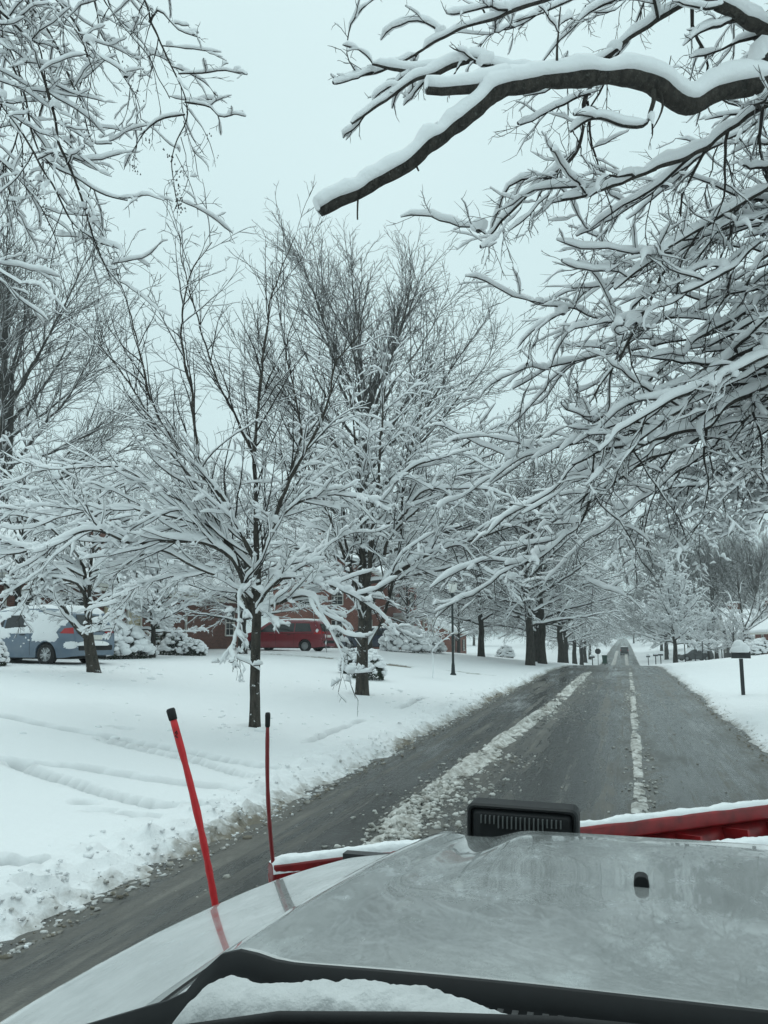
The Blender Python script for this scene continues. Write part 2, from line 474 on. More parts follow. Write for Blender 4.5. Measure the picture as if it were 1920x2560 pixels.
at = me.attributes.new('packed', 'FLOAT', 'POINT'); at.data.foreach_set('value', PK.ravel().astype(np.float32))
g = obj('ground', me, M['ground']); g['kind'] = 'structure'

rx = np.linspace(XL - .55, XR + .55, 56)
ry = span((-25, 3, 1), (3, 40, .3), (40, 150, 1), (150, 800, 5))
X, Y = np.meshgrid(rx, ry)
Zr = zroad(Y) + 0.03 * (1 - ((X - (XL + XR) / 2) / 3.2) ** 2) + 0.012 * (fbm2(X * 1.2, Y * .25, 3, 5) - .5)
me = mesh_np('road', np.stack([X, Y, Zr], -1), grid_quads(len(ry), len(rx)))
pth = np.array([(-1.95, 6), (-2.4, 9.2), (-2.25, 16), (-2.0, 24), (-1.9, 50), (-1.9, 900)]); dx = X - np.interp(Y, pth[:, 1], pth[:, 0])
Fm = np.where(dx > 0, np.exp(-(dx / .62) ** 2), np.exp(-(dx / .25) ** 2)) + .8 * np.exp(-((X - .18) / .32) ** 2) + .7 * np.exp(-((X - XR + .1) / .3) ** 2) + .8 * np.exp(-((X - XL) / .25) ** 2)
at = me.attributes.new('film', 'FLOAT', 'POINT'); at.data.foreach_set('value', np.clip(Fm * (.5 + fbm2(X * .4, Y * .25, 3, 66)), 0, 1).ravel().astype(np.float32))
road = obj('road', me, M['road']); road['kind'] = 'structure'
def zr_(x, y): return zroad(y) + 0.03 * (1 - ((x - (XL + XR) / 2) / 3.2) ** 2)

def slush_strip(name, label, path, width, hgt, seed, y0, y1, thr, matn='slush', fade=.3):
    ny = int((y1 - y0) / (.055 if y0 < 100 else .22)); yy = y0 + (y1 - y0) * np.linspace(0, 1, ny) ** 1.25
    s = np.linspace(-1, 1, max(9, int(width / .045)))
    pp = np.array(path); cx_ = np.interp(yy, pp[:, 1], pp[:, 0])
    X = cx_[:, None] + s[None] * width * (0.7 + 0.6 * fbm2(yy * .6, yy * 0, 2, seed))[:, None]
    Y = np.repeat(yy[:, None], len(s), 1)
    fq = 2.2 if matn == 'clod' else 1.35
    nn = fbm2(X * 5 * fq, Y * 3.2 * fq, 4, seed + 1); lo = fbm2(X * 1.3, Y * .7, 3, seed + 2)
    h = hgt * (1 - np.abs(s[None]) ** 2) * np.clip((nn * .65 + lo * .5 - thr) * 3.2, -1, 1.3) - 0.004
    h = np.where(np.abs(s[None]) > .97, -0.02, h)
    Zs = zr_(X, Y) + np.maximum(h, -.03)
    o = obj(name, mesh_np(name, np.stack([X, Y, Zs], -1), grid_quads(ny, len(s))), M[matn])
    return tag(o, label, 'slush', kind='stuff')
slush_strip('slush_ridge', 'broad broken ridge of pale slush along the left part of the road', [(-1.95, 6), (-2.4, 9.2), (-2.25, 16), (-2.0, 24), (-1.9, 50)], .24, .13, 100, 6.0, 46, .55)
slush_strip('slush_ridge', 'narrow ridge of slush down the middle of the right lane', [(.05, 6), (.11, 11.7), (.22, 33), (.3, 60)], .10, .06, 130, 6.0, 52, .555)

slush_strip('slush_ridge', 'far strip of white slush down the middle of the street beyond the crest', [(-1.9, 100), (-1.9, 240)], .40, .10, 190, 128, 236, .40)
slush_strip('slush_ridge', 'far strip of white slush behind the distant van', [(.35, 100), (.35, 240)], .34, .10, 210, 128, 236, .40)
# clods thrown along the banks and the ridges: too many to count, one object
def lumps(name, label, C, Rr, mt, flat=.7, dirt=None):
    n_ = len(C); Rr = np.minimum(Rr, .045)
    ph_ = (1 + 5 ** .5) / 2
    ico = np.array([(-1, ph_, 0), (1, ph_, 0), (-1, -ph_, 0), (1, -ph_, 0), (0, -1, ph_), (0, 1, ph_), (0, -1, -ph_), (0, 1, -ph_), (ph_, 0, -1), (ph_, 0, 1), (-ph_, 0, -1), (-ph_, 0, 1)]) / 1.902
    fc = np.array([(0, 11, 5), (0, 5, 1), (0, 1, 7), (0, 7, 10), (0, 10, 11), (1, 5, 9), (5, 11, 4), (11, 10, 2), (10, 7, 6), (7, 1, 8), (3, 9, 4), (3, 4, 2), (3, 2, 6), (3, 6, 8), (3, 8, 9), (4, 9, 5), (2, 4, 11), (6, 2, 10), (8, 6, 7), (9, 8, 1)])
    a = rng.uniform(0, 2 * PI, n_); ca, sa = np.cos(a), np.sin(a)
    v = ico[None] * rng.uniform(.45, 1.45, (n_, 12, 1))
    v = np.stack([v[..., 0] * ca[:, None] - v[..., 1] * sa[:, None], v[..., 0] * sa[:, None] + v[..., 1] * ca[:, None], v[..., 2] * flat], -1)
    v = C[:, None] + v * Rr[:, None, None]
    f = (np.arange(n_)[:, None, None] * 12 + fc[None]).reshape(-1, 3)
    me = mesh_np(name, v, f)
    if dirt is not None:
        at = me.attributes.new('dirt', 'FLOAT', 'POINT'); at.data.foreach_set('value', np.repeat(dirt, 12).astype(np.float32))
    return tag(obj(name, me, mt), label, 'slush', kind='stuff')
n_ = 2600
yy = 4 + 36 * rng.random(n_) ** 1.6; ee = np.abs(rng.normal(.0, .42, n_)) - .12; xx = XL - ee - edge_noise(yy, 0) * -1
dd_ = np.clip(.66 - ee * 1.5 + rng.normal(0, .16, n_), 0, .8)
lumps('snow_clods', 'ploughed clods of snow and brown slush along the left road edge', np.stack([xx, yy, np.maximum(ground(xx, yy), zr_(xx, yy)) + .003], -1), rng.gamma(1.4, .0075, n_) + .005, M['ground'], .6, dd_)
n_ = 3000
yy = 6 + 36 * rng.random(n_) ** 1.5
pth = np.array([(-1.95, 6), (-2.4, 9.2), (-2.25, 16), (-2.0, 24), (-1.9, 50)]); cc = np.interp(yy, pth[:, 1], pth[:, 0])
off = np.where(rng.random(n_) < .55, rng.normal(0, .13, n_), np.abs(rng.normal(0, .42, n_)))
keep = fbm2(cc * 0, yy * .5, 2, 222) + rng.normal(0, .1, n_) > .46
cc, yy, off = cc[keep], yy[keep], off[keep]; n_ = len(cc); xx = cc + off
lumps('slush_crumbs', 'crumbs of slush heaped and strewn along the broad ridge', np.stack([xx, yy, zr_(xx, yy) + np.maximum(0, .05 - np.abs(off) * .25)], -1), (rng.gamma(1.6, .010, n_) + .008) * np.where(np.abs(off) < .2, 1.2, .75), M['slush'], .7)
n_ = 900
yy = 6.3 + 8 * rng.random(n_) ** 1.5; off = rng.normal(.18, .34, n_); xx = np.interp(yy, pth[:, 1], pth[:, 0]) + off
lumps('slush_crumbs', 'messy patch of slush chunks left of the headlamp where the ridge starts', np.stack([xx, yy, zr_(xx, yy) + .004], -1), (rng.gamma(1.5, .012, n_) + .008) * np.clip(1.25 - np.abs(off), .4, 1.2), M['slush'], .6)
n_ = 1100
yy = 6 + 34 * rng.random(n_) ** 1.4; yy = yy[fbm2(yy * 0, yy * .45, 2, 333) + rng.normal(0, .08, n_) > .45]; n_ = len(yy); off = rng.normal(0, .12, n_); xx = .14 + off
lumps('slush_crumbs', 'crumbs of slush along the narrow ridge of the right lane', np.stack([xx, yy, zr_(xx, yy) + .01], -1), rng.gamma(1.6, .007, n_) + .006, M['slush'], .7)
n_ = 700
yy = 6 + 34 * rng.random(n_) ** 1.4; xx = rng.uniform(-3.6, 2.0, n_)
lumps('slush_crumbs', 'tiny slush crumbs strewn over the whole road', np.stack([xx, yy, zr_(xx, yy) + .002], -1), rng.gamma(1.5, .004, n_) + .004, M['clod'], .6)
n_ = 700
yy = 10 + 34 * rng.random(n_) ** 1.3; ee = np.abs(rng.normal(0, .25, n_)) - .1; xx = XR + ee
lumps('snow_clods', 'ploughed clods of snow along the right road edge', np.stack([xx, yy, np.maximum(ground(xx, yy), zr_(xx, yy)) + .003], -1), rng.gamma(1.5, .006, n_) + .006, M['ground'], .7, np.clip(.95 - ee * 2.5 + rng.normal(0, .25, n_), 0, 1.2))

# storm drain inlet half hidden under the snow at the left kerb
dp = onz(10, 2190, .12)
t = thing('storm_drain', 'dark storm drain slot under the snowbank at the left kerb', 'drain', (dp[0], dp[1], gz(dp[0], dp[1]) - .02))
t.rotation_euler = (0, 0, math.radians(20))
MB().box((-.26, -.055, -.3), (.26, .055, -.045)).build('opening', M['dark'], t)
vv = []
MB().box((-.28, .055, -.2), (.28, .075, -.04)).build('frame', M['black_metal'], t, bevel=.005)
m_=0

# ------------------------------------------------------------------ trees
def lumps_np(C_, Rr, rg, flat):
    n_ = len(C_); a = np.linspace(0, 2 * PI, 9, endpoint=False); rows = []
    for e, sc in ((-60, .5), (-15, .97), (25, .92), (58, .58), (88, .05)):
        e = math.radians(e); rows.append(np.stack([math.cos(e) * np.cos(a), math.cos(e) * np.sin(a), math.sin(e) * flat + 0 * a], -1))
    B_ = np.array(rows)
    v = C_[:, None, None] + B_[None] * Rr[:, None, None, None] * rg.uniform(.85, 1.15, (n_, 5, 9, 1))
    return v.reshape(-1, 3), ring_quads(n_, 5, 9)
def resample(pts, step, jit=0.0, seed=0, kmin=6):
    pts = np.array(pts, float)
    # Catmull-Rom through the guide points, then even spacing
    p = np.vstack([2 * pts[0] - pts[1], pts, 2 * pts[-1] - pts[-2]])
    out = []
    for i in range(len(pts) - 1):
        a, b, c, d = p[i:i + 4]
        t = np.linspace(0, 1, 12, endpoint=False)[:, None]
        out.append(.5 * (2 * b + (c - a) * t + (2 * a - 5 * b + 4 * c - d) * t ** 2 + (3 * b - a - 3 * c + d) * t ** 3))
    q = np.vstack(out + [pts[-1:]])
    L = np.r_[0, np.cumsum(np.linalg.norm(np.diff(q, axis=0), axis=1))]
    K = max(kmin, int(L[-1] / step) + 1)
    s = np.linspace(0, L[-1], K)
    r = np.stack([np.interp(s, L, q[:, i]) for i in range(3)], 1)
    if jit:
        w = np.minimum(1, np.minimum(s, L[-1] - s + .2) / .4)[:, None]
        j = np.stack([noise2(s * 2.2, s * 0 + i * 7.7, seed + i) + .6 * noise2(s * 5.5, s * 0 + i * 3.3, seed + 9 + i) - .8 for i in range(3)], 1)
        r = r + jit * j * w
    return r

def grow(par, rg, dens, trange, ratio, lmin, lmax, ang, up, wig, K, rad, rmin, bias=None, nmax=60, side=0.0, taper=.5, zdrop=None):
    """children of every branch in par=(pts,rad,limb); vectorised"""
    pts, rr, limb = par
    Np, Kp = pts.shape[:2]
    plen = np.linalg.norm(np.diff(pts, axis=1), axis=2).sum(1)
    cnt = np.clip(np.round(dens * plen * rg.uniform(.8, 1.2, Np)), 1, nmax).astype(int)
    idx = np.repeat(np.arange(Np), cnt); Mn = len(idx)
    k = np.arange(Mn) - np.repeat(np.cumsum(cnt) - cnt, cnt)
    t = (k + rg.random(Mn)) / cnt[idx] * (trange[1] - trange[0]) + trange[0]
    fp = t * (Kp - 1); i0 = np.clip(fp.astype(int), 0, Kp - 2); a = (fp - i0)[:, None]
    p0 = pts[idx, i0]; p1 = pts[idx, i0 + 1]
    base = p0 * (1 - a) + p1 * a
    T = p1 - p0; T /= np.linalg.norm(T, axis=1, keepdims=True) + 1e-9
    rp = rr[idx, i0] * (1 - a[:, 0]) + rr[idx, i0 + 1] * a[:, 0]
    rv = rg.normal(size=(Mn, 3))
    if bias is not None: rv = rv + np.asarray(bias)
    if side: rv[:, 2] *= (1 - side)
    pr = rv - T * (rv * T).sum(1, keepdims=True); pr /= np.linalg.norm(pr, axis=1, keepdims=True) + 1e-9
    an = np.radians(np.clip(rg.normal(ang[0], ang[1], Mn), 8, 110))[:, None]
    d = np.cos(an) * T + np.sin(an) * pr
    L = np.clip(plen[idx] * ratio * (1 - taper * t) * rg.uniform(.6, 1.3, Mn), lmin, lmax)
    seg = (L / (K - 1))[:, None]
    out = np.zeros((Mn, K, 3)); out[:, 0] = base
    upv = np.array([0, 0, 1.0])
    for j in range(1, K):
        out[:, j] = out[:, j - 1] + d * seg
        d = d + up * seg * upv + wig * rg.normal(size=(Mn, 3))
        d /= np.linalg.norm(d, axis=1, keepdims=True)
    r0 = np.minimum(rp * .72, rad * L + rmin)
    s = np.linspace(0, 1, K)[None]
    ro = np.maximum(r0[:, None] * (1 - .75 * s), rmin)
    ro[:, -1] *= .5
    return out, ro, limb[idx]

RING6 = np.array([(-.90, .10), (-.92, .55), (-.42, .95), (.42, .95), (.92, .55), (.90, .10)])
RING4 = np.array([(-1, .25), (0, 1), (1, .25), (0, .0)])
def snow_np(pts, rad, amt, rg, ring, drop=.12, lumpy=.35, corr=False, wid=.62, zf=None):
    Nn, K = pts.shape[:2]
    T = np.gradient(pts, axis=1); T /= np.linalg.norm(T, axis=2, keepdims=True) + 1e-9
    hz = np.sqrt(np.clip(1 - T[..., 2] ** 2, 0, 1))
    s = amt * sstep(.45, .96, hz)
    if zf is not None: s = s * (zf[2] + (1 - zf[2]) * sstep(zf[1], zf[0], pts[..., 2]))
    if corr:
        L = np.cumsum(np.linalg.norm(np.diff(pts, axis=1, prepend=pts[:, :1]), axis=2), axis=1)
        ph = rg.uniform(0, 99, (Nn, 1))
        lm = .5 * noise2(L * 2.2 + ph, ph + 0 * L, 5) + .5 * noise2(L * 8 + ph, ph + 0 * L, 8)
        s = s * np.clip(.62 + lumpy * 2.2 * (lm - .38), .0, 1.5) * (1.0 if lumpy < .2 else sstep(.20, .34, lm + .05))
    else:
        s = s * rg.uniform(1 - lumpy * 1.3, 1 + lumpy, (Nn, K)) * rg.uniform(.55, 1.25, (Nn, 1)) * (rg.random((Nn, 1)) > drop)
    S = np.cross(T, np.array([0, 0, 1.0])); nn = np.linalg.norm(S, axis=2, keepdims=True)
    S = np.where(nn > .05, S / (nn + 1e-9), np.array([1.0, 0, 0]))
    Uv = np.cross(S, T)
    w = np.maximum(rad * .7, (rad + s * wid) * (s > amt * .08)); h = np.maximum(rad * .7, (rad + s) * (s > amt * .08))
    w[:, 0] = np.minimum(w[:, 0], rad[:, 0] * .8); h[:, 0] = np.minimum(h[:, 0], rad[:, 0] * .8)
    w[:, -1] *= .3; h[:, -1] *= .45
    v = pts[:, :, None] + S[:, :, None] * (w[:, :, None, None] * ring[None, None, :, 0:1]) + Uv[:, :, None] * (h[:, :, None, None] * ring[None, None, :, 1:2])
    return v.reshape(-1, 3), ring_quads(Nn, K, len(ring))

def merge(parts):
    vs, fs, n0 = [], [], 0
    for v, f in parts:
        vs.append(v); fs.append(f + n0); n0 += len(v)
    return np.concatenate(vs), np.concatenate(fs)

def build_limbs(tree, limbs, levels, rg, amt, mats, origin, drop=(.05, .1, .14), wids=(.55, .62, .66), zf=None, clump=.45):
    """limbs: list of (K,3),(K,) main branches; levels: list of (pts,rad,limb) arrays of finer branches"""
    for i, (pts, rad) in enumerate(limbs):
        p = pts[None] - origin; r = rad[None]
        v, f = tube_np(p, r, 8)
        lo = obj('limb', mesh_np('limb', v, f), mats[0], tree)
        tw, sn = [], []
        if amt[0] > 0: sn.append(snow_np(p, r, amt[0] * np.clip(.55 + r / .12, .5, 1.45), rg, RING6, corr=True, wid=wids[0], zf=zf, lumpy=.19 if r[0, -1] < .005 else .38))
        for li, (lp, lr, ll) in enumerate(levels):
            m_ = ll == i
            if not m_.any(): continue
            q, qr = lp[m_] - origin, lr[m_]
            tw.append(tube_np(q, qr, (5, 3, 3, 3)[li]))
            if amt[li + 1] > 0:
                sn.append(snow_np(q, qr, amt[li + 1], rg, RING6 if li == 0 else RING4, drop[min(li, 2)], .38, corr=(li == 0), wid=wids[min(li + 1, 2)], zf=zf))
        if clump and levels:
            lp, lr, ll = levels[0]; m_ = (ll == i) & (rg.random(len(ll)) < clump)
            if m_.any():
                C_ = lp[m_][:, 1] - origin; tz = lp[m_][:, 1, 2] - lp[m_][:, 0, 2]; ln_ = np.linalg.norm(lp[m_][:, 1] - lp[m_][:, 0], axis=1)
                R_c = amt[1] * rg.uniform(.5, 1.15, len(C_)) * (np.abs(tz) < .75 * ln_)
                if zf is not None: R_c = R_c * (zf[2] + (1 - zf[2]) * sstep(zf[1], zf[0], C_[:, 2]))
                C_ = C_ + np.stack([0 * R_c, 0 * R_c, R_c * .45 + .01], -1); k_ = R_c > .01
                if k_.any(): sn.append(lumps_np(C_[k_], R_c[k_], rg, .7))
        if tw:
            v, f = merge(tw); o = obj('twigs', mesh_np('twigs', v, f), mats[1], lo); o['kind'] = 'stuff'
        if sn:
            v, f = merge(sn); o = obj('snow', mesh_np('snow', v, f), mats[2], lo); o['kind'] = 'stuff'

def make_trunk(tree, pts, r0, r1, mt, flare=1.35, n=14):
    pts = resample(pts, .22, .02, 3)
    s = np.linspace(0, 1, len(pts))
    rad = r0 + (r1 - r0) * s
    rad = rad * (1 + (flare - 1) * np.exp(-s * len(pts) * .22 / (r0 * 2.2 + .05)))
    v, f = tube_np(pts[None], rad[None], n)
    return obj('trunk', mesh_np('trunk', v, f), mt, tree)

def limb_r(K, r0, r1): return r0 + (r1 - r0) * np.linspace(0, 1, K) ** .8

def guided(name, label, base, trunk, tr, guides, spec, amt, mats, seed, step=.12, jit=.05, drop=(.05, .1, .14), wids=(.55, .62, .66), origin=None, trunk_mat=None, zf=None):
    """guides: list of (world points, r0, r1); spec: list of grow() keyword dicts"""
    rg = np.random.default_rng(seed)
    tree = thing(name, label, 'tree', tuple(base))
    origin = np.array(base, float)
    if trunk is not None: make_trunk(tree, np.array(trunk) - origin, tr[0], tr[1], trunk_mat or M['bark_flecked'])
    limbs = []
    for i, gd in enumerate(guides):
        pts = resample(gd[0], step, jit, seed + i * 13)
        r = limb_r(len(pts), gd[1], gd[2])
        ii_ = np.arange(len(pts)) * step; r = r * (1 + .34 * (noise2(ii_ * 3.1, ii_ * 0 + i, 77) - .5) + .22 * (noise2(ii_ * 8.5, ii_ * 0 + i, 79) - .5))
        if len(gd) > 3:   # blunt sawn end
            pts = np.vstack([pts, pts[-1:] + (pts[-1] - pts[-2]) * .05]); r = np.r_[r, .004]
        limbs.append((pts, r))
    # level 2 from each guide on its own (they differ in length), then finer levels together
    Kc = 24
    gp = []; gr = []
    for pts, r in limbs:
        ii = np.linspace(0, len(pts) - 1, Kc)
        gp.append(np.stack([np.interp(ii, np.arange(len(pts)), pts[:, c]) for c in range(3)], 1)); gr.append(np.interp(ii, np.arange(len(pts)), r))
    keep = np.array([i for i, gd in enumerate(guides) if len(gd) < 4])       # sawn limbs carry no twigs
    par = (np.array(gp)[keep], np.array(gr)[keep], keep)
    levels = []
    for sp in spec:
        par = grow(par, rg, **sp); levels.append(par)
    build_limbs(tree, limbs, levels, rg, amt, mats, origin, drop, wids, zf)
    return tree

TM = (M['bark'], M['twig'], M['snow_far'])
def G(*pts): return [P(*p) for p in pts]

# --- the great limb tree on the right verge, its trunk outside the frame
tb = np.array([5.6, 10.5, gz(5.6, 10.5)])
def TR(z): return np.array([5.6 - .02 * z, 10.5, z])
A = [
 ([TR(5.6)] + G((1990, 205, 9.4), (1920, 212, 9.3), (1809, 226, 9.2), (1725, 262, 9.1), (1634, 206, 9.0), (1494, 196, 8.9), (1368, 200, 8.8), (1263, 219, 8.6), (1208, 247, 8.5), (1152, 310, 8.3), (1040, 388, 8.1), (900, 476, 7.9), (802, 528, 7.8)), .20, .062, 1),
 (G((893, 470, 7.9), (896, 505, 7.88), (892, 548, 7.86)), .012, .007, 1),
 (G((1048, 380, 8.1), (1040, 410, 8.08), (1046, 428, 8.06)), .012, .008, 1),
 (G((1085, 350, 8.2), (1090, 318, 8.18), (1084, 322, 8.18)), .006, .004, 1),
 (G((1690, 240, 9.05), (1672, 190, 9.0), (1680, 140, 9.0)), .012, .005, 1),
 (G((1645, 210, 9.0), (1655, 260, 8.9), (1640, 300, 8.85), (1630, 320, 8.85)), .02, .008, 1),
 (G((1185, 150, 9.0), (1183, 120, 9.0), (1186, 140, 9.0)), .006, .004, 1),
 (G((1290, 205, 8.65), (1240, 212, 8.6), (1180, 228, 8.5), (1066, 224, 8.4)), .07, .045, 1),
 (G((1400, 192, 8.8), (1330, 186, 8.8), (1249, 170, 8.9), (1180, 148, 9.0), (1075, 176, 9.1), (998, 168, 9.1), (930, 160, 9.2)), .05, .012),
 (G((1180, 150, 9.0), (1110, 170, 9.0), (1040, 195, 8.9), (960, 255, 8.8), (878, 312, 8.7)), .03, .012),
 ([TR(7.2)] + G((2000, 110, 9.8), (1920, 72, 9.6), (1850, 44, 9.4), (1774, 0, 9.3), (1700, -60, 9.2)), .13, .06),
 ([TR(7.8)] + G((1900, -60, 10), (1739, 2, 9.8), (1634, 64, 9.8), (1543, 128, 9.8), (1470, 231, 9.9), (1459, 336, 9.9), (1431, 394, 10), (1333, 470, 10.2), (1214, 596, 10.3)), .075, .012),
 (G((1700, -60, 9.4), (1520, -40, 9.4), (1361, 2, 9.4), (1252, 40, 9.4), (1152, 72, 9.4), (998, 156, 9.4), (851, 212, 9.3)), .035, .008),
 (G((1634, 208, 9.0), (1632, 250, 8.9), (1620, 282, 8.9), (1592, 317, 8.8), (1501, 296, 8.7), (1431, 331, 8.7)), .026, .012),
 (G((1395, 190, 8.8), (1392, 120, 8.7), (1400, 20, 8.7)), .014, .006),
 ([TR(5.0)] + G((1990, 215, 10.4), (1920, 256, 10.2), (1809, 331, 10), (1725, 394, 9.9), (1599, 436, 9.7), (1494, 477, 9.5), (1403, 498, 9.4)), .10, .014),
 ([TR(4.4)] + G((1990, 560, 10.6), (1903, 604, 10.5), (1829, 676, 10.3), (1703, 732, 10.1)), .06, .014),
 ([TR(4.4)] + G((2000, 420, 10.8), (1920, 470, 10.6), (1800, 540, 10.4), (1690, 610, 10.2), (1600, 680, 10), (1540, 720, 9.9)), .06, .012),
 ([TR(3.9)] + G((2000, 800, 11.4), (1920, 845, 11.2), (1825, 901, 11), (1760, 949, 10.9), (1712, 1014, 10.8), (1604, 1101, 10.6), (1512, 1123, 10.5), (1430, 1160, 10.4)), .075, .014),
 ([TR(3.4)] + G((2000, 920, 11.6), (1920, 962, 11.5), (1808, 1019, 11.4), (1764, 1069, 11.3), (1669, 1084, 11.2), (1569, 1131, 11), (1469, 1184, 10.9)), .085, .016),
 ([TR(4.6)] + G((1990, 520, 11), (1850, 560, 10.9), (1720, 620, 10.8), (1651, 693, 10.7), (1578, 836, 10.5), (1543, 906, 10.4), (1456, 1027, 10.3)), .05, .012),
 ([TR(4.2)] + G((2000, 700, 12), (1880, 770, 11.8), (1764, 832, 11.6), (1669, 906, 11.4), (1582, 984, 11.2), (1478, 1058, 11)), .06, .012),
 ([TR(3.3)] + G((2000, 1000, 12.6), (1800, 1080, 12.2), (1640, 1140, 12), (1547, 1200, 11.9), (1478, 1244, 11.8), (1443, 1318, 11.7), (1348, 1392, 11.5), (1262, 1414, 11.4)), .06, .012),
 ([TR(4.4)] + G((2000, 640, 12.2), (1850, 720, 12), (1700, 790, 11.8), (1560, 806, 11.6), (1486, 789, 11.5), (1426, 767, 11.4), (1356, 763, 11.3), (1310, 745, 11.3)), .05, .008),
 ([TR(3.4)] + G((2000, 930, 12), (1920, 980, 11.9), (1881, 1036, 11.8), (1825, 1094, 11.7)), .05, .02),
 ([TR(4.2)] + G((2000, 760, 13), (1800, 830, 12.7), (1547, 880, 12.4), (1460, 901, 12.3), (1365, 923, 12.2), (1282, 972, 12.1)), .05, .008),
 ([TR(3.5)] + G((2000, 960, 13.4), (1750, 1040, 13), (1600, 1080, 12.8), (1504, 1101, 12.7), (1408, 1114, 12.6), (1300, 1152, 12.5), (1225, 1205, 12.4)), .05, .008),
 ([TR(3.3)] + G((2000, 1040, 13.8), (1830, 1110, 13.4), (1700, 1180, 13.2), (1580, 1270, 13), (1500, 1330, 12.9), (1420, 1380, 12.8)), .045, .008),
 ([TR(5.2)] + G((2000, 300, 12), (1860, 330, 11.8), (1740, 400, 11.6), (1640, 470, 11.4), (1540, 540, 11.2), (1440, 590, 11)), .05, .008),
 ([TR(4.8)] + G((2000, 480, 13), (1840, 560, 12.8), (1700, 640, 12.6), (1560, 700, 12.4), (1430, 720, 12.2)), .045, .008),
 ([TR(3.6)] + G((2000, 880, 10.4), (1900, 900, 10.2), (1780, 960, 10), (1660, 1010, 9.8), (1560, 1070, 9.6), (1500, 1130, 9.5)), .04, .01),
 ([TR(8.6)] + G((1990, -120, 11.5), (1800, -100, 11.2), (1600, -60, 11), (1420, 0, 10.8), (1280, 60, 10.6)), .06, .008),
]
guided('great_tree', 'huge tree on the right verge whose snow-laden limbs hang over the road', tb, [tb - (0, 0, .2), TR(2), TR(4.5), TR(9)], (.34, .2), A,
       [dict(dens=2.15, trange=(.22, 1), ratio=.32, lmin=.35, lmax=1.5, ang=(42, 17), up=-.26, wig=.19, K=10, rad=.016, rmin=.007, bias=(-.2, -.1, -.15)),
        dict(dens=4.6, trange=(.12, 1), ratio=.45, lmin=.14, lmax=.6, ang=(46, 16), up=-.25, wig=.17, K=6, rad=.010, rmin=.0045, nmax=8),
        dict(dens=9, trange=(.2, 1), ratio=.55, lmin=.08, lmax=.28, ang=(50, 18), up=.1, wig=.2, K=3, rad=.005, rmin=.0032, nmax=5)],
       (.17, .105, .045, .0), TM, 101, step=.07, jit=.06, drop=(.15, .35, .6), wids=(.42, .46, .5))

# --- hanging crown of the next verge tree on the right, thick with clotted snow
tb = np.array([7.4, 21.5, gz(7.4, 21.5)])
def TR2(z): return np.array([7.4, 21.5, z])
A2 = [
 ([TR2(6)] + G((2000, 1190, 21), (1920, 1205, 20.6), (1760, 1212, 20), (1640, 1232, 19.6), (1540, 1302, 19.2)), .08, .012),
 ([TR2(5)] + G((2000, 1250, 20.6), (1920, 1279, 20.2), (1850, 1318, 20), (1800, 1345, 19.8)), .06, .014),
 ([TR2(7)] + G((2000, 1080, 21), (1860, 1130, 20.6), (1740, 1200, 20.4), (1620, 1280, 20.2), (1545, 1370, 20)), .07, .012),
 ([TR2(6.6)] + G((2000, 1120, 21.4), (1840, 1180, 21), (1720, 1260, 20.8), (1640, 1340, 20.6), (1590, 1400, 20.5)), .06, .012),
 ([TR2(6.4)] + G((2000, 1140, 20), (1880, 1190, 19.8), (1790, 1260, 19.6), (1730, 1330, 19.5), (1690, 1390, 19.4)), .05, .012),
 ([TR2(7.6)] + G((2000, 1000, 21.4), (1850, 1060, 21), (1700, 1120, 20.8), (1590, 1190, 20.6), (1510, 1260, 20.5)), .06, .012),
 ([TR2(5.4)] + G((2000, 1230, 20), (1930, 1260, 19.8), (1900, 1310, 19.8), (1870, 1360, 19.7)), .04, .012),
]
guided('verge_tree', 'right verge tree behind the great limbs with a hanging crown of clotted snow', tb, [tb - (0, 0, .2), TR2(3), TR2(9)], (.3, .18), A2,
       [dict(dens=3.0, trange=(.25, 1), ratio=.28, lmin=.5, lmax=1.6, ang=(48, 16), up=-.2, wig=.18, K=8, rad=.010, rmin=.008, bias=(-.2, -.1, -.1)),
        dict(dens=6.0, trange=(.1, 1), ratio=.45, lmin=.25, lmax=.7, ang=(50, 16), up=-.35, wig=.2, K=6, rad=.006, rmin=.005, nmax=9),
        dict(dens=5, trange=(.2, 1), ratio=.5, lmin=.14, lmax=.32, ang=(52, 18), up=-.3, wig=.2, K=4, rad=.004, rmin=.005, nmax=2)],
       (.12, .10, .085, .065), TM, 202, step=.14, jit=.08, drop=(.05, .1, .2), wids=(.52, .6, .7))

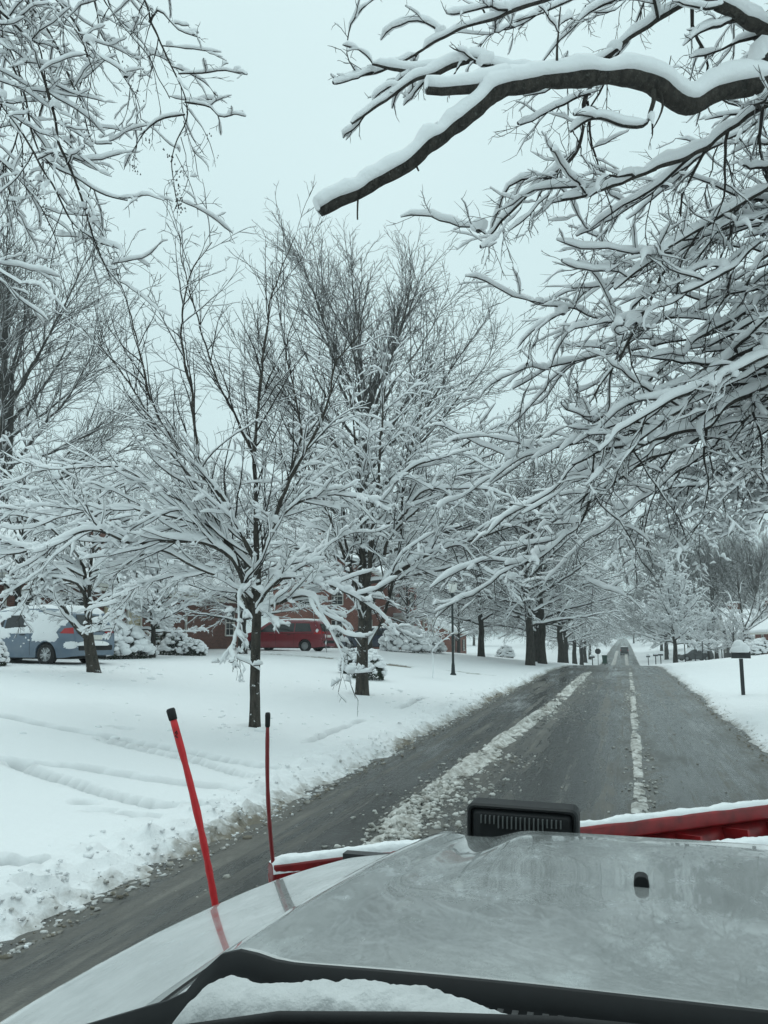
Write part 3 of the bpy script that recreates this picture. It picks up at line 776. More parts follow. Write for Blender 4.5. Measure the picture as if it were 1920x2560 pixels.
# --- weeping branches at the upper left, trunk outside the frame
tb = np.array([-9.2, 5.6, gz(-9.2, 5.6)])
def TR3(z): return np.array([-9.2, 5.6, z])
B = [
 ([TR3(9)] + G((300, -150, 7.4), (362, 2, 7.2), (373, 54, 7.2), (417, 135, 7.1), (446, 199, 7.1), (463, 251, 7.0), (466, 303, 7.0), (440, 372, 7.0), (434, 419, 7.0), (451, 523, 7.0)), .03, .004),
 (G((463, 255, 7.0), (521, 268, 6.95), (550, 297, 6.9), (606, 280, 6.85)), .010, .003),
 (G((463, 286, 7.0), (405, 297, 7.0), (365, 326, 7.0), (322, 392, 7.0)), .010, .003),
 (G((446, 184, 7.1), (503, 181, 7.1), (556, 176, 7.1), (612, 184, 7.1)), .009, .003),
 (G((373, 56, 7.2), (395, 25, 7.2), (430, 52, 7.2), (465, 80, 7.2), (500, 96, 7.2)), .010, .003),
 ([TR3(9.2)] + G((180, -140, 7.6), (260, 2, 7.4), (301, 66, 7.4), (359, 124, 7.3), (399, 199, 7.3), (424, 246, 7.3)), .025, .004),
 ([TR3(9.2)] + G((150, -130, 7.8), (232, 2, 7.6), (249, 75, 7.6), (290, 152, 7.6), (342, 245, 7.6), (352, 300, 7.6)), .02, .004),
 ([TR3(8)] + G((-120, -80, 7.4), (0, 20, 7.2), (87, 135, 7.1), (133, 274, 7.0), (145, 338, 7.0), (179, 430, 6.9), (220, 546, 6.8), (255, 650, 6.8), (305, 716, 6.8)), .04, .006),
 ([TR3(8.2)] + G((-60, -100, 7.8), (58, 0, 7.6), (116, 77, 7.6), (168, 176, 7.5), (203, 257, 7.5), (232, 350, 7.5), (280, 360, 7.4)), .03, .005),
 ([TR3(7.6)] + G((-160, 30, 7.4), (0, 120, 7.2), (60, 230, 7.1), (100, 380, 7.0), (180, 440, 6.9), (260, 480, 6.9), (320, 500, 6.9)), .03, .005),
 ([TR3(7.4)] + G((-160, 130, 7), (0, 260, 6.9), (70, 360, 6.8), (130, 470, 6.8), (180, 560, 6.8), (240, 600, 6.8)), .03, .005),
 ([TR3(8.4)] + G((20, -100, 8.2), (120, -10, 8), (190, 60, 8), (220, 160, 8), (190, 260, 8), (175, 380, 8)), .025, .004),
 ([TR3(7.6)] + G((-160, -20, 8), (-20, 60, 7.8), (40, 160, 7.8), (50, 300, 7.8), (20, 420, 7.8), (40, 540, 7.8)), .025, .004),
 ([TR3(7.2)] + G((-160, 300, 7.2), (-20, 380, 7.1), (60, 460, 7.1), (120, 560, 7.0), (150, 640, 7)), .025, .004),
 ([TR3(8.8)] + G((-40, -140, 7.2), (60, -30, 7.0), (150, 30, 7.0), (210, 110, 6.9), (240, 190, 6.9)), .025, .004),
 ([TR3(8.8)] + G((-60, -40, 8.4), (60, 60, 8.2), (110, 180, 8.2), (100, 320, 8.2), (110, 450, 8.2)), .025, .004),
 ([TR3(6.4)] + G((-160, 600, 6.2), (-60, 650, 6.0), (10, 690, 5.9), (60, 720, 5.8)), .02, .004),
]
wtree = guided('weeping_tree', 'tree at the upper left whose thin snowy branches hang down with seed heads', tb, [tb - (0, 0, .2), TR3(4), TR3(10)], (.26, .12), B,
       [dict(dens=5.0, trange=(.3, 1), ratio=.2, lmin=.16, lmax=.55, ang=(45, 15), up=-.35, wig=.15, K=8, rad=.006, rmin=.003, bias=(.2, -.1, -.1)),
        dict(dens=5.5, trange=(.12, 1), ratio=.5, lmin=.1, lmax=.4, ang=(45, 16), up=-1.2, wig=.17, K=6, rad=.005, rmin=.0022, nmax=4),
        dict(dens=9, trange=(.2, 1), ratio=.6, lmin=.06, lmax=.2, ang=(50, 18), up=-.8, wig=.2, K=3, rad=.004, rmin=.0024, nmax=3)],
       (.062, .048, .030, .0), TM, 303, step=.06, jit=.04, drop=(.15, .4, .6), wids=(.5, .46, .5))

# seed heads hanging at the tips of the weeping branches
sd_pts = []
rs = np.random.default_rng(31)
for (x0_, y0_, x1_, y1_, dd_, cnt_) in [(440, 420, 455, 530, 7.0, 60), (405, 370, 440, 410, 7.0, 12), (330, 400, 350, 440, 7.0, 14), (345, 330, 370, 350, 7.0, 8), (30, 330, 120, 560, 7.0, 60), (300, 150, 350, 260, 7.5, 20), (60, 60, 220, 330, 7.4, 50), (520, 330, 540, 390, 6.95, 8)]:
    for k in range(cnt_):
        u = rs.random(); sd_pts.append(P(x0_ + (x1_ - x0_) * u + rs.normal(0, 7), y0_ + (y1_ - y0_) * u + rs.normal(0, 5), dd_ + rs.normal(0, .03)))
sd_pts = np.array(sd_pts) - tb
nS = len(sd_pts); a_ = rs.uniform(0, 6.28, nS); l_ = rs.uniform(.012, .022, nS); w_ = l_ * .42
vS = np.stack([sd_pts + np.stack([0 * l_, 0 * l_, l_ * .5], -1)] + [sd_pts + np.stack([w_ * np.cos(a_ + k * 2.094), w_ * np.sin(a_ + k * 2.094), -l_ * .5], -1) for k in range(3)], 1)
fS = (np.arange(nS)[:, None, None] * 4 + np.array([(0, 1, 2), (0, 2, 3), (0, 3, 1), (1, 3, 2)])[None]).reshape(-1, 3)
o = obj('seed_heads', mesh_np('seed_heads', vS, fS, False), M['twig_light'], wtree); o['kind'] = 'stuff'

# --- young street tree in front (left verge)
b0 = onz(637, 1815, .42); b0[2] = gz(b0[0], b0[1])
d0 = float((b0 - CAM) @ F_)
def GC(off, *pts): return [P(x, y, d0 + off * i / max(1, len(pts) - 1)) for i, (x, y) in enumerate(pts)]
trunkC = [b0 - (0, 0, .15)] + G((637, 1700, d0), (640, 1600, d0), (641, 1540, d0), (640, 1470, d0))
Cg = [
 (GC(.3, (640, 1480), (642, 1368), (637, 1154), (642, 1079), (668, 824), (690, 700), (735, 600)), .06, .008),
 (GC(-.8, (636, 1490), (631, 1397), (550, 1235), (503, 1183), (477, 992), (457, 830), (475, 691), (532, 604)), .055, .007),
 (GC(.8, (634, 1510), (579, 1391), (521, 1252), (405, 1102), (359, 1015), (284, 905), (191, 807)), .05, .007),
 (GC(-1.2, (550, 1240), (503, 1192), (399, 1044), (347, 876), (312, 731), (266, 616)), .035, .006),
 (GC(.6, (637, 1160), (631, 1137), (584, 1032), (544, 951), (463, 685), (451, 587)), .03, .006),
 (GC(1.2, (644, 1500), (654, 1391), (712, 1229), (752, 1079), (729, 951), (700, 800), (690, 690)), .045, .006),
 (GC(-.6, (690, 1290), (712, 1223), (810, 1038), (839, 905), (897, 830), (920, 700)), .04, .006),
 (GC(-1.6, (634, 1530), (579, 1397), (509, 1358), (405, 1353), (324, 1358), (231, 1324), (116, 1370), (-40, 1392)), .05, .012),
 (GC(-.6, (630, 1540), (590, 1468), (475, 1410), (400, 1375), (330, 1400), (270, 1450)), .04, .010),
 (GC(1.0, (600, 1420), (560, 1332), (450, 1250), (376, 1214), (307, 1167), (200, 1170), (80, 1180)), .035, .008),
 (GC(-1.2, (646, 1530), (650, 1508), (702, 1447), (799, 1457), (886, 1490), (948, 1534), (990, 1580)), .04, .008),
 (GC(-2.0, (648, 1540), (664, 1519), (770, 1490), (809, 1545), (847, 1623), (880, 1710)), .035, .006),
 (GC(-1.2, (660, 1400), (690, 1302), (790, 1240), (900, 1244), (980, 1262)), .028, .007),
 (GC(-2.2, (632, 1500), (600, 1480), (596, 1560), (580, 1620), (590, 1660)), .02, .006),
 (GC(1.8, (640, 1520), (560, 1440), (440, 1440), (340, 1470), (280, 1530)), .03, .008),
 (GC(2.0, (642, 1500), (700, 1420), (780, 1400), (860, 1340), (930, 1330)), .03, .007),
 (GC(1.6, (630, 1420), (540, 1330), (420, 1290), (300, 1270), (170, 1290), (60, 1330)), .035, .008),
 (GC(-1.0, (560, 1340), (470, 1280), (400, 1290), (330, 1320), (280, 1380)), .025, .008),
]
TMC = (M['bark_flecked'], M['twig'], M['snow_far'])
guided('street_tree', 'young vase-shaped street tree standing nearest on the left verge', b0, trunkC, (.098, .085), Cg,
       [dict(dens=4.4, trange=(.10, 1), ratio=.32, lmin=.3, lmax=1.9, ang=(30, 12), up=.14, wig=.09, K=9, rad=.007, rmin=.005, side=.1),
        dict(dens=5.0, trange=(.12, 1), ratio=.42, lmin=.2, lmax=.75, ang=(38, 14), up=-.05, wig=.14, K=6, rad=.006, rmin=.0042, nmax=6),
        dict(dens=5.0, trange=(.2, 1), ratio=.5, lmin=.1, lmax=.35, ang=(45, 18), up=-.1, wig=.15, K=4, rad=.005, rmin=.0035, nmax=1)],
       (.165, .105, .075, .055), TMC, 404, step=.11, jit=.05, drop=(.05, .15, .25), wids=(.45, .5, .55), zf=(3.8, 6.2, .16))

# --- second street tree
b1 = onz(905, 1737, .48); b1[2] = gz(b1[0], b1[1])
d1 = float((b1 - CAM) @ F_)
def GD(off, *pts): return [P(x, y, d1 + off * i / max(1, len(pts) - 1)) for i, (x, y) in enumerate(pts)]
trunkD = [b1 - (0, 0, .15)] + G((905, 1680, d1), (906, 1620, d1), (908, 1560, d1), (910, 1500, d1))
Dg = [
 (GD(.6, (907, 1530), (912, 1480), (905, 1380), (902, 1240), (900, 1170), (880, 1050), (870, 940)), .11, .01),
 (GD(-1, (912, 1500), (925, 1420), (934, 1266), (948, 1199), (948, 1127), (960, 1000), (970, 900)), .09, .01),
 (GD(-2, (912, 1560), (929, 1503), (982, 1440), (1103, 1373), (1199, 1344), (1300, 1310), (1380, 1290)), .09, .012),
 (GD(1.5, (914, 1520), (982, 1421), (1001, 1348), (1010, 1200), (1040, 1080), (1060, 960)), .07, .01),
 (GD(-1.5, (934, 1300), (958, 1238), (1030, 1170), (1103, 1143), (1200, 1090), (1260, 1060)), .05, .01),
 (GD(1, (906, 1520), (886, 1455), (866, 1382), (857, 1266), (850, 1150), (820, 1040)), .06, .01),
 (GD(2, (914, 1620), (958, 1541), (987, 1445), (1040, 1360), (1100, 1270)), .06, .012),
 (GD(-3, (1010, 1425), (1055, 1408), (1146, 1365), (1223, 1432), (1310, 1445)), .035, .008),
 (GD(1.5, (960, 1390), (982, 1336), (1127, 1191), (1271, 1119), (1330, 1090)), .05, .01),
 (GD(-2.5, (908, 1560), (880, 1490), (830, 1440), (780, 1430), (720, 1450)), .05, .01),
 (GD(2.5, (908, 1540), (870, 1460), (800, 1390), (740, 1360), (680, 1370)), .045, .01),
 (GD(-1, (880, 1440), (840, 1330), (790, 1230), (740, 1150), (720, 1060)), .045, .01),
 (GD(-2, (990, 1310), (1060, 1230), (1150, 1220), (1240, 1230), (1310, 1260)), .04, .009),
 (GD(3, (905, 1520), (900, 1400), (960, 1280), (1050, 1050), (1100, 930)), .05, .009),
]
guided('street_tree', 'broad spreading street tree on the left verge, second from the truck', b1, trunkD, (.17, .14), Dg,
       [dict(dens=3.0, trange=(.12, 1), ratio=.36, lmin=.5, lmax=2.6, ang=(38, 13), up=.03, wig=.10, K=9, rad=.007, rmin=.007, side=.1),
        dict(dens=4.0, trange=(.12, 1), ratio=.42, lmin=.3, lmax=1.1, ang=(42, 14), up=-.03, wig=.14, K=6, rad=.006, rmin=.0055, nmax=7),
        dict(dens=3.6, trange=(.2, 1), ratio=.5, lmin=.18, lmax=.5, ang=(45, 18), up=-.05, wig=.15, K=4, rad=.005, rmin=.0045, nmax=2)],
       (.18, .125, .09, .065), TMC, 505, step=.16, jit=.07, drop=(.05, .12, .2), wids=(.42, .46, .5), zf=(7.0, 11, .4))

# --- leaning tree in front of the blue minivan
b2 = onz(236, 1694, .98); b2[2] = gz(b2[0], b2[1])
d2 = float((b2 - CAM) @ F_)
def GE(off, *pts): return [P(x, y, d2 + off * i / max(1, len(pts) - 1)) for i, (x, y) in enumerate(pts)]
trunkE = [b2 - (0, 0, .15)] + G((228, 1640, d2), (221, 1590, d2), (219, 1550, d2))
Eg = [
 (GE(-.8, (219, 1590), (205, 1583), (150, 1510), (101, 1445), (60, 1400)), .09, .03),
 (GE(.5, (220, 1570), (220, 1539), (208, 1429), (200, 1300), (180, 1200)), .08, .012),
 (GE(1, (222, 1560), (228, 1429), (240, 1282), (260, 1180)), .07, .012),
 (GE(-.8, (222, 1550), (223, 1533), (272, 1492), (330, 1482), (380, 1500)), .035, .01),
 (GE(-1.2, (208, 1480), (185, 1455), (110, 1442), (64, 1451), (0, 1515), (-40, 1570)), .05, .012),
 (GE(1.2, (215, 1470), (150, 1400), (60, 1370), (-40, 1380)), .045, .012),
 (GE(1.5, (228, 1440), (290, 1380), (360, 1360), (430, 1390)), .045, .012),
 (GE(-1.0, (205, 1400), (140, 1330), (60, 1290), (-40, 1280)), .04, .01),
 (GE(.5, (236, 1380), (300, 1310), (380, 1290), (450, 1320)), .04, .01),
 (GE(-1.5, (226, 1450), (280, 1420), (300, 1480), (290, 1560), (270, 1600)), .03, .008),
 (GE(-1.8, (230, 1430), (300, 1400), (340, 1430), (320, 1500), (300, 1540)), .03, .008),
 (GE(-1.2, (210, 1440), (150, 1420), (90, 1460), (40, 1560)), .03, .008),
]
Eg += [(GE(.8, (216, 1420), (160, 1330), (80, 1240), (0, 1210)), .035, .01), (GE(-.6, (226, 1400), (270, 1290), (340, 1220), (420, 1230)), .035, .01),
       (GE(1.2, (212, 1380), (190, 1270), (120, 1180), (40, 1150)), .03, .01), (GE(-1.4, (232, 1420), (310, 1360), (400, 1380), (450, 1450)), .03, .01)]
guided('leaning_tree', 'dark leaning many-stemmed tree in front of the blue minivan', b2, trunkE, (.16, .12), Eg,
       [dict(dens=4.6, trange=(.15, 1), ratio=.36, lmin=.4, lmax=1.7, ang=(42, 14), up=-.05, wig=.12, K=8, rad=.007, rmin=.007),
        dict(dens=4.0, trange=(.12, 1), ratio=.42, lmin=.25, lmax=.8, ang=(45, 14), up=-.25, wig=.15, K=6, rad=.006, rmin=.0055, nmax=6),
        dict(dens=4.5, trange=(.2, 1), ratio=.5, lmin=.15, lmax=.4, ang=(45, 18), up=-.2, wig=.15, K=4, rad=.005, rmin=.0045, nmax=2)],
       (.18, .13, .10, .075), TMC, 606, step=.16, jit=.07, drop=(.05, .1, .15), wids=(.45, .55, .6))

# --- free-grown trees (built once per kind at the origin, then copied)
def free_tree(name, label, H, fork, r0, nl, lean, llen, curve, spec, amt, mats, seed, crown_top=.85, low=0.0, group=None, lead=True, drop=(.05, .12, .2), wids=(.45, .5, .55), nup=0, zf=None):
    rg = np.random.default_rng(seed)
    tree = thing(name, label, 'tree', (0, 0, 0), group=group)
    top = H * .62 if lead else fork + .4
    tpts = [(0, 0, -.3), (.05, .03, fork * .6), (0.02, -.05, fork)] + ([(.15 * rg.normal(), .15 * rg.normal(), (fork + top) / 2), (.3 * rg.normal(), .3 * rg.normal(), top)] if lead else [(0, 0, top)])
    make_trunk(tree, tpts, r0, r0 * (.28 if lead else .8), mats[0], n=12)
    limbs = []
    for i in range(nl):
        f = (i + .5) / nl
        z0 = fork + (top - fork) * f * .95 if lead else fork + .3 * f
        az = i * 2.39996 + rg.normal(0, .2)
        el = math.radians(lean[0] + (lean[1] - lean[0]) * f + rg.normal(0, 5))
        L = llen[0] + (llen[1] - llen[0]) * f; L *= rg.uniform(.85, 1.15)
        p = np.array([0, 0, z0]); pts = [p]; n_ = 7
        for k in range(n_):
            d = np.array([math.cos(az) * math.cos(el), math.sin(az) * math.cos(el), math.sin(el)])
            p = p + d * L / n_; pts.append(p)
            el += math.radians(curve + rg.normal(0, 4)); az += rg.normal(0, .08)
        q = resample(pts, max(.2, L / 26), .10, seed + i * 7)
        limbs.append((q, limb_r(len(q), r0 * (.42 - .18 * f), .014)))
    Kc = 22; gp, gr = [], []
    for pts, r in limbs:
        ii = np.linspace(0, len(pts) - 1, Kc)
        gp.append(np.stack([np.interp(ii, np.arange(len(pts)), pts[:, c]) for c in range(3)], 1)); gr.append(np.interp(ii, np.arange(len(pts)), r))
    par = (np.array(gp), np.array(gr), np.arange(len(limbs))); levels = []
    for sp in spec:
        par = grow(par, rg, **sp); levels.append(par)
    build_limbs(tree, limbs, levels, rg, amt, mats, np.zeros(3), drop, wids, zf, 0)
    return tree
def put(tree, x, y, rz=0, s=1.0, sink=.05, sz=None):
    tree.location = (x, y, gz(x, y) - sink); tree.rotation_euler = (0, 0, rz); tree.scale = (s, s, sz or s); return tree
def clone(src, label, x, y, rz, s, group=None, sz=None, sink=.05):
    c = copy_tree(src); c['label'] = label
    if group: c['group'] = group
    elif 'group' in c: del c['group']
    return put(c, x, y, rz, s, sink, sz)

TF = (M['bark'], M['twig_light'], M['snow_far'])
# tall fan-shaped tree in the middle
tall = free_tree('tall_tree', 'tall dense egg-shaped bare tree rising highest behind the two street trees', 29, 4.2, .42, 44, (8, 72), (13.0, 10.0), 1.5,
    [dict(dens=1.9, trange=(.20, 1), ratio=.34, lmin=1.6, lmax=4.2, taper=.2, ang=(34, 10), up=.05, wig=.06, K=7, rad=.0055, rmin=.015),
     dict(dens=2.3, trange=(.10, 1), ratio=.46, lmin=.6, lmax=1.7, ang=(32, 10), up=.04, wig=.08, K=4, rad=.005, rmin=.011, nmax=8),
     dict(dens=2.8, trange=(.12, 1), ratio=.55, lmin=.35, lmax=.9, ang=(34, 12), up=.03, wig=.1, K=3, rad=.004, rmin=.009, nmax=3)],
    (.11, .07, .04, 0), TF, 707, drop=(.1, .35, .5), zf=(8, 20, .3))
put(tall, -15.6, 50.0, .4, 1.06, sz=.98)
clone(tall, 'tall dark bare tree at the left edge behind the brick house', -36.0, 41, 2.2, 1.02, sz=.96)
clone(tall, 'bare tree beyond the brick house, seen low between the snowy branches', -46, 82, 4.0, .72)
# verge row: big rounded trees hung with snow
row = free_tree('verge_row_tree', 'nearest of the row of dark-trunked verge trees on the left', 15, 2.3, .28, 24, (10, 72), (6.4, 7.8), -2.6,
    [dict(dens=2.0, trange=(.12, 1), ratio=.36, lmin=.7, lmax=2.6, ang=(36, 12), up=-.09, wig=.08, K=8, rad=.006, rmin=.012),
     dict(dens=3.2, trange=(.12, 1), ratio=.45, lmin=.4, lmax=1.3, ang=(40, 13), up=-.2, wig=.1, K=5, rad=.005, rmin=.010, nmax=7),
     dict(dens=3.0, trange=(.2, 1), ratio=.5, lmin=.22, lmax=.6, ang=(42, 15), up=-.2, wig=.1, K=3, rad=.004, rmin=.008, nmax=2)],
    (.10, .075, .055, .038), TF, 808, drop=(.05, .12, .2))
put(row, -5.6, 52, .3, 1.0)
for i, (x, y, rz, s, lab) in enumerate([(-5.3, 57.0, 2.0, 1.02, 'second verge tree of the left row, close behind the first'),
    (-6.2, 63.0, 3.6, .92, 'third verge tree of the left row with a dark trunk'),
    (-5.3, 74, 5.2, 1.05, 'fourth verge tree of the left row beside the road'),
    (-5.8, 88, .9, .9, 'fifth verge tree of the left row, slimmer with distance'),
    (-5.5, 98.5, 2.6, .95, 'farthest trunk of the left verge row before the mailbox')]):
    clone(row, lab, x, y, rz, s, 'left verge row trees')
row['group'] = 'left verge row trees'
clone(row, 'wide drooping yard tree behind the street lamp', -10.0, 60.5, 1.2, .88)
clone(row, 'yard tree between the red minivan and the front street tree', -17.4, 36.4, 4.4, .80, sz=.62)
clone(row, 'snowy yard tree in front of the two-storey brick house', -17.5, 68, 3.0, .7)
# round white tree on the right
wt = free_tree('white_round_tree', 'round dense tree white with snow on the right verge', 9, 1.9, .24, 22, (6, 76), (4.5, 4.8), 1.0,
    [dict(dens=3.0, trange=(.12, 1), ratio=.36, lmin=.5, lmax=1.8, ang=(38, 12), up=.05, wig=.08, K=7, rad=.006, rmin=.012),
     dict(dens=4.0, trange=(.12, 1), ratio=.45, lmin=.3, lmax=.9, ang=(42, 13), up=.03, wig=.1, K=5, rad=.005, rmin=.010, nmax=7),
     dict(dens=2.6, trange=(.2, 1), ratio=.5, lmin=.2, lmax=.45, ang=(45, 15), up=0, wig=.1, K=3, rad=.004, rmin=.008, nmax=1)],
    (.14, .14, .13, .12), (M['bark'], M['snow'], M['snow']), 909, drop=(.0, .02, .04), wids=(.7, .95, 1.05))
put(wt, 4.75, 87, .5, 1.0)
clone(wt, 'small white ornamental tree in front of the right-hand house', 12.4, 84, 2.2, .52)
q = CAM + 33.5 * (F_ + R_ * (395 - CX) / FPX)
clone(wt, 'small lacy snow-covered tree in front of the brick house steps', q[0], q[1], 1.0, .52)
q = CAM + 30 * (F_ + R_ * (60 - CX) / FPX)
clone(row, 'snow-laden yard tree between the blue minivan and the brick house', q[0] , q[1], 2.7, .52)
q = CAM + 74 * (F_ + R_ * (1812 - CX) / FPX)
clone(wt, 'small white tree left of the black mailbox in the right yard', q[0], q[1], 3.3, .42)
clone(wt, 'snowy tree beside the low house on the right', 9.3, 103, 4.2, .6)
# dark bare tree on the right
bt = free_tree('bare_tree', 'dark open-branched bare tree in the right yard', 12, 2.2, .26, 9, (24, 62), (6.2, 6.6), 3.0,
    [dict(dens=1.3, trange=(.2, 1), ratio=.4, lmin=.8, lmax=2.4, ang=(32, 10), up=.08, wig=.1, K=7, rad=.006, rmin=.014),
     dict(dens=2.0, trange=(.2, 1), ratio=.45, lmin=.4, lmax=1.2, ang=(36, 12), up=.08, wig=.12, K=5, rad=.005, rmin=.010, nmax=5),
     dict(dens=2.0, trange=(.3, 1), ratio=.5, lmin=.3, lmax=.6, ang=(36, 12), up=.05, wig=.1, K=3, rad=.004, rmin=.008, nmax=2)],
    (.09, .05, .03, .015), TF, 1010, lead=False, drop=(.1, .3, .5))
put(bt, 10.3, 80, .9, .95)
# slender sapling
sp_ = free_tree('sapling', 'slender young sapling white with snow beside the street lamp', 3, 1.05, .028, 9, (28, 70), (1.05, .8), 3.0,
    [dict(dens=7, trange=(.15, 1), ratio=.4, lmin=.15, lmax=.5, ang=(36, 12), up=.1, wig=.1, K=6, rad=.008, rmin=.006),
     dict(dens=7, trange=(.2, 1), ratio=.5, lmin=.1, lmax=.25, ang=(40, 12), up=0, wig=.1, K=4, rad=.006, rmin=.005, nmax=3)],
    (.07, .06, .05), (M['snow_far'], M['twig_light'], M['snow_far']), 1111, drop=(.02, .04, .05), wids=(.6, .7, .7))
q = onz(1080, 1690, .62); put(sp_, q[0], q[1], 0, 1.0)
# distant trees on both sides and at the end of the street
far_spots = [(-12, 118, 1.0, row), (-6.2, 128, 1.0, row), (-6.4, 146, 1.05, row), (-6.4, 166, 1.0, row), (-9, 190, 1.1, row), (-20, 104, .8, row), (-26, 130, .8, tall), (-38, 112, .7, tall), (-30, 160, .8, tall), (-14, 220, .8, tall),
             (12, 122, .6, tall), (9.5, 136, .7, tall), (7.2, 158, .8, tall), (17, 120, .6, tall), (15, 138, .75, tall), (14, 168, .72, tall), (8.5, 184, .8, tall), (23, 150, .75, tall), (31, 135, .68, tall), (8.5, 210, .8, tall), (22, 200, .8, tall), (34, 180, .8, tall), (45, 160, .75, tall),
             (-7, 330, .8, tall), (10, 300, .8, tall), (-12, 300, .8, tall), (22, 280, .8, tall), (4, 380, .85, tall), (-24, 260, .8, tall), (38, 260, .8, tall), (-8, 400, .8, tall), (-40, 230, .8, tall), (-55, 150, .75, tall), (-62, 110, .7, tall), (52, 220, .8, tall), (-70, 180, .8, tall)]
rf = np.random.default_rng(5)
for x, y, s, src in far_spots:
    if y > 250: lab, grp = 'distant grey bare tree where the street ends', 'trees at the end of the street'
    elif x > 0: lab, grp = 'distant snowy tree beyond the right-hand yards', 'distant trees on the right'
    else: lab, grp = 'distant snowy tree beyond the left-hand yards', 'distant trees on the left'
    clone(src, lab, x, y, rf.uniform(0, 6.28), s, grp)

# clumps of snow fallen from the branches on the lawn
rs = np.random.default_rng(77); n_ = 260
ctr = np.array([b0[:2], b1[:2], b2[:2]])[rs.integers(0, 3, n_)]
xy = ctr + rs.normal(0, 1.7, (n_, 2)); xy = xy[xy[:, 0] < XL - 1.0]; n_ = len(xy)
v, f = lumps_np(np.stack([xy[:, 0], xy[:, 1], ground(xy[:, 0], xy[:, 1])], -1), rs.gamma(1.6, .016, n_) + .012, rs, .5)
tag(obj('fallen_snow', mesh_np('fallen_snow', v, f), M['snow']), 'small clumps of snow fallen from the street trees onto the lawn', 'snow', kind='stuff')

# ------------------------------------------------------------------ vehicles
M['tyre'] = mat('tyre', (0.016, 0.016, 0.017), 0.85, bump=.3, bscale=60)
M['rim'] = mat('alloy_rim', (0.42, 0.43, 0.44), 0.35, metal=.6)
M['car_glass'] = mat('dark_car_glass', (0.012, 0.014, 0.015), 0.06, spec=0.6)
M['tail'] = mat('red_tail_lamp', (0.42, 0.018, 0.02), 0.2)
M['clear_lamp'] = mat('clear_lamp', (0.7, 0.7, 0.7), 0.15)
def paint(name, c, dirt=.15):
    m = mat(name, c, 0.28, coat=.5); n = N(m)
    n.link(n.mix(n.rng(n.noise(3.5, 5), .45, .75, 0, dirt), c, (0.35, 0.36, 0.36)), n.b.inputs['Base Color'])
    return m
M['blue_paint'] = paint('slate_blue_paint', (0.10, 0.145, 0.20))
M['red_paint'] = paint('red_paint', (0.20, 0.008, 0.018), .05)
M['navy_paint'] = paint('navy_paint', (0.012, 0.022, 0.05))
M['grey_paint'] = paint('dark_grey_paint', (0.03, 0.033, 0.033))

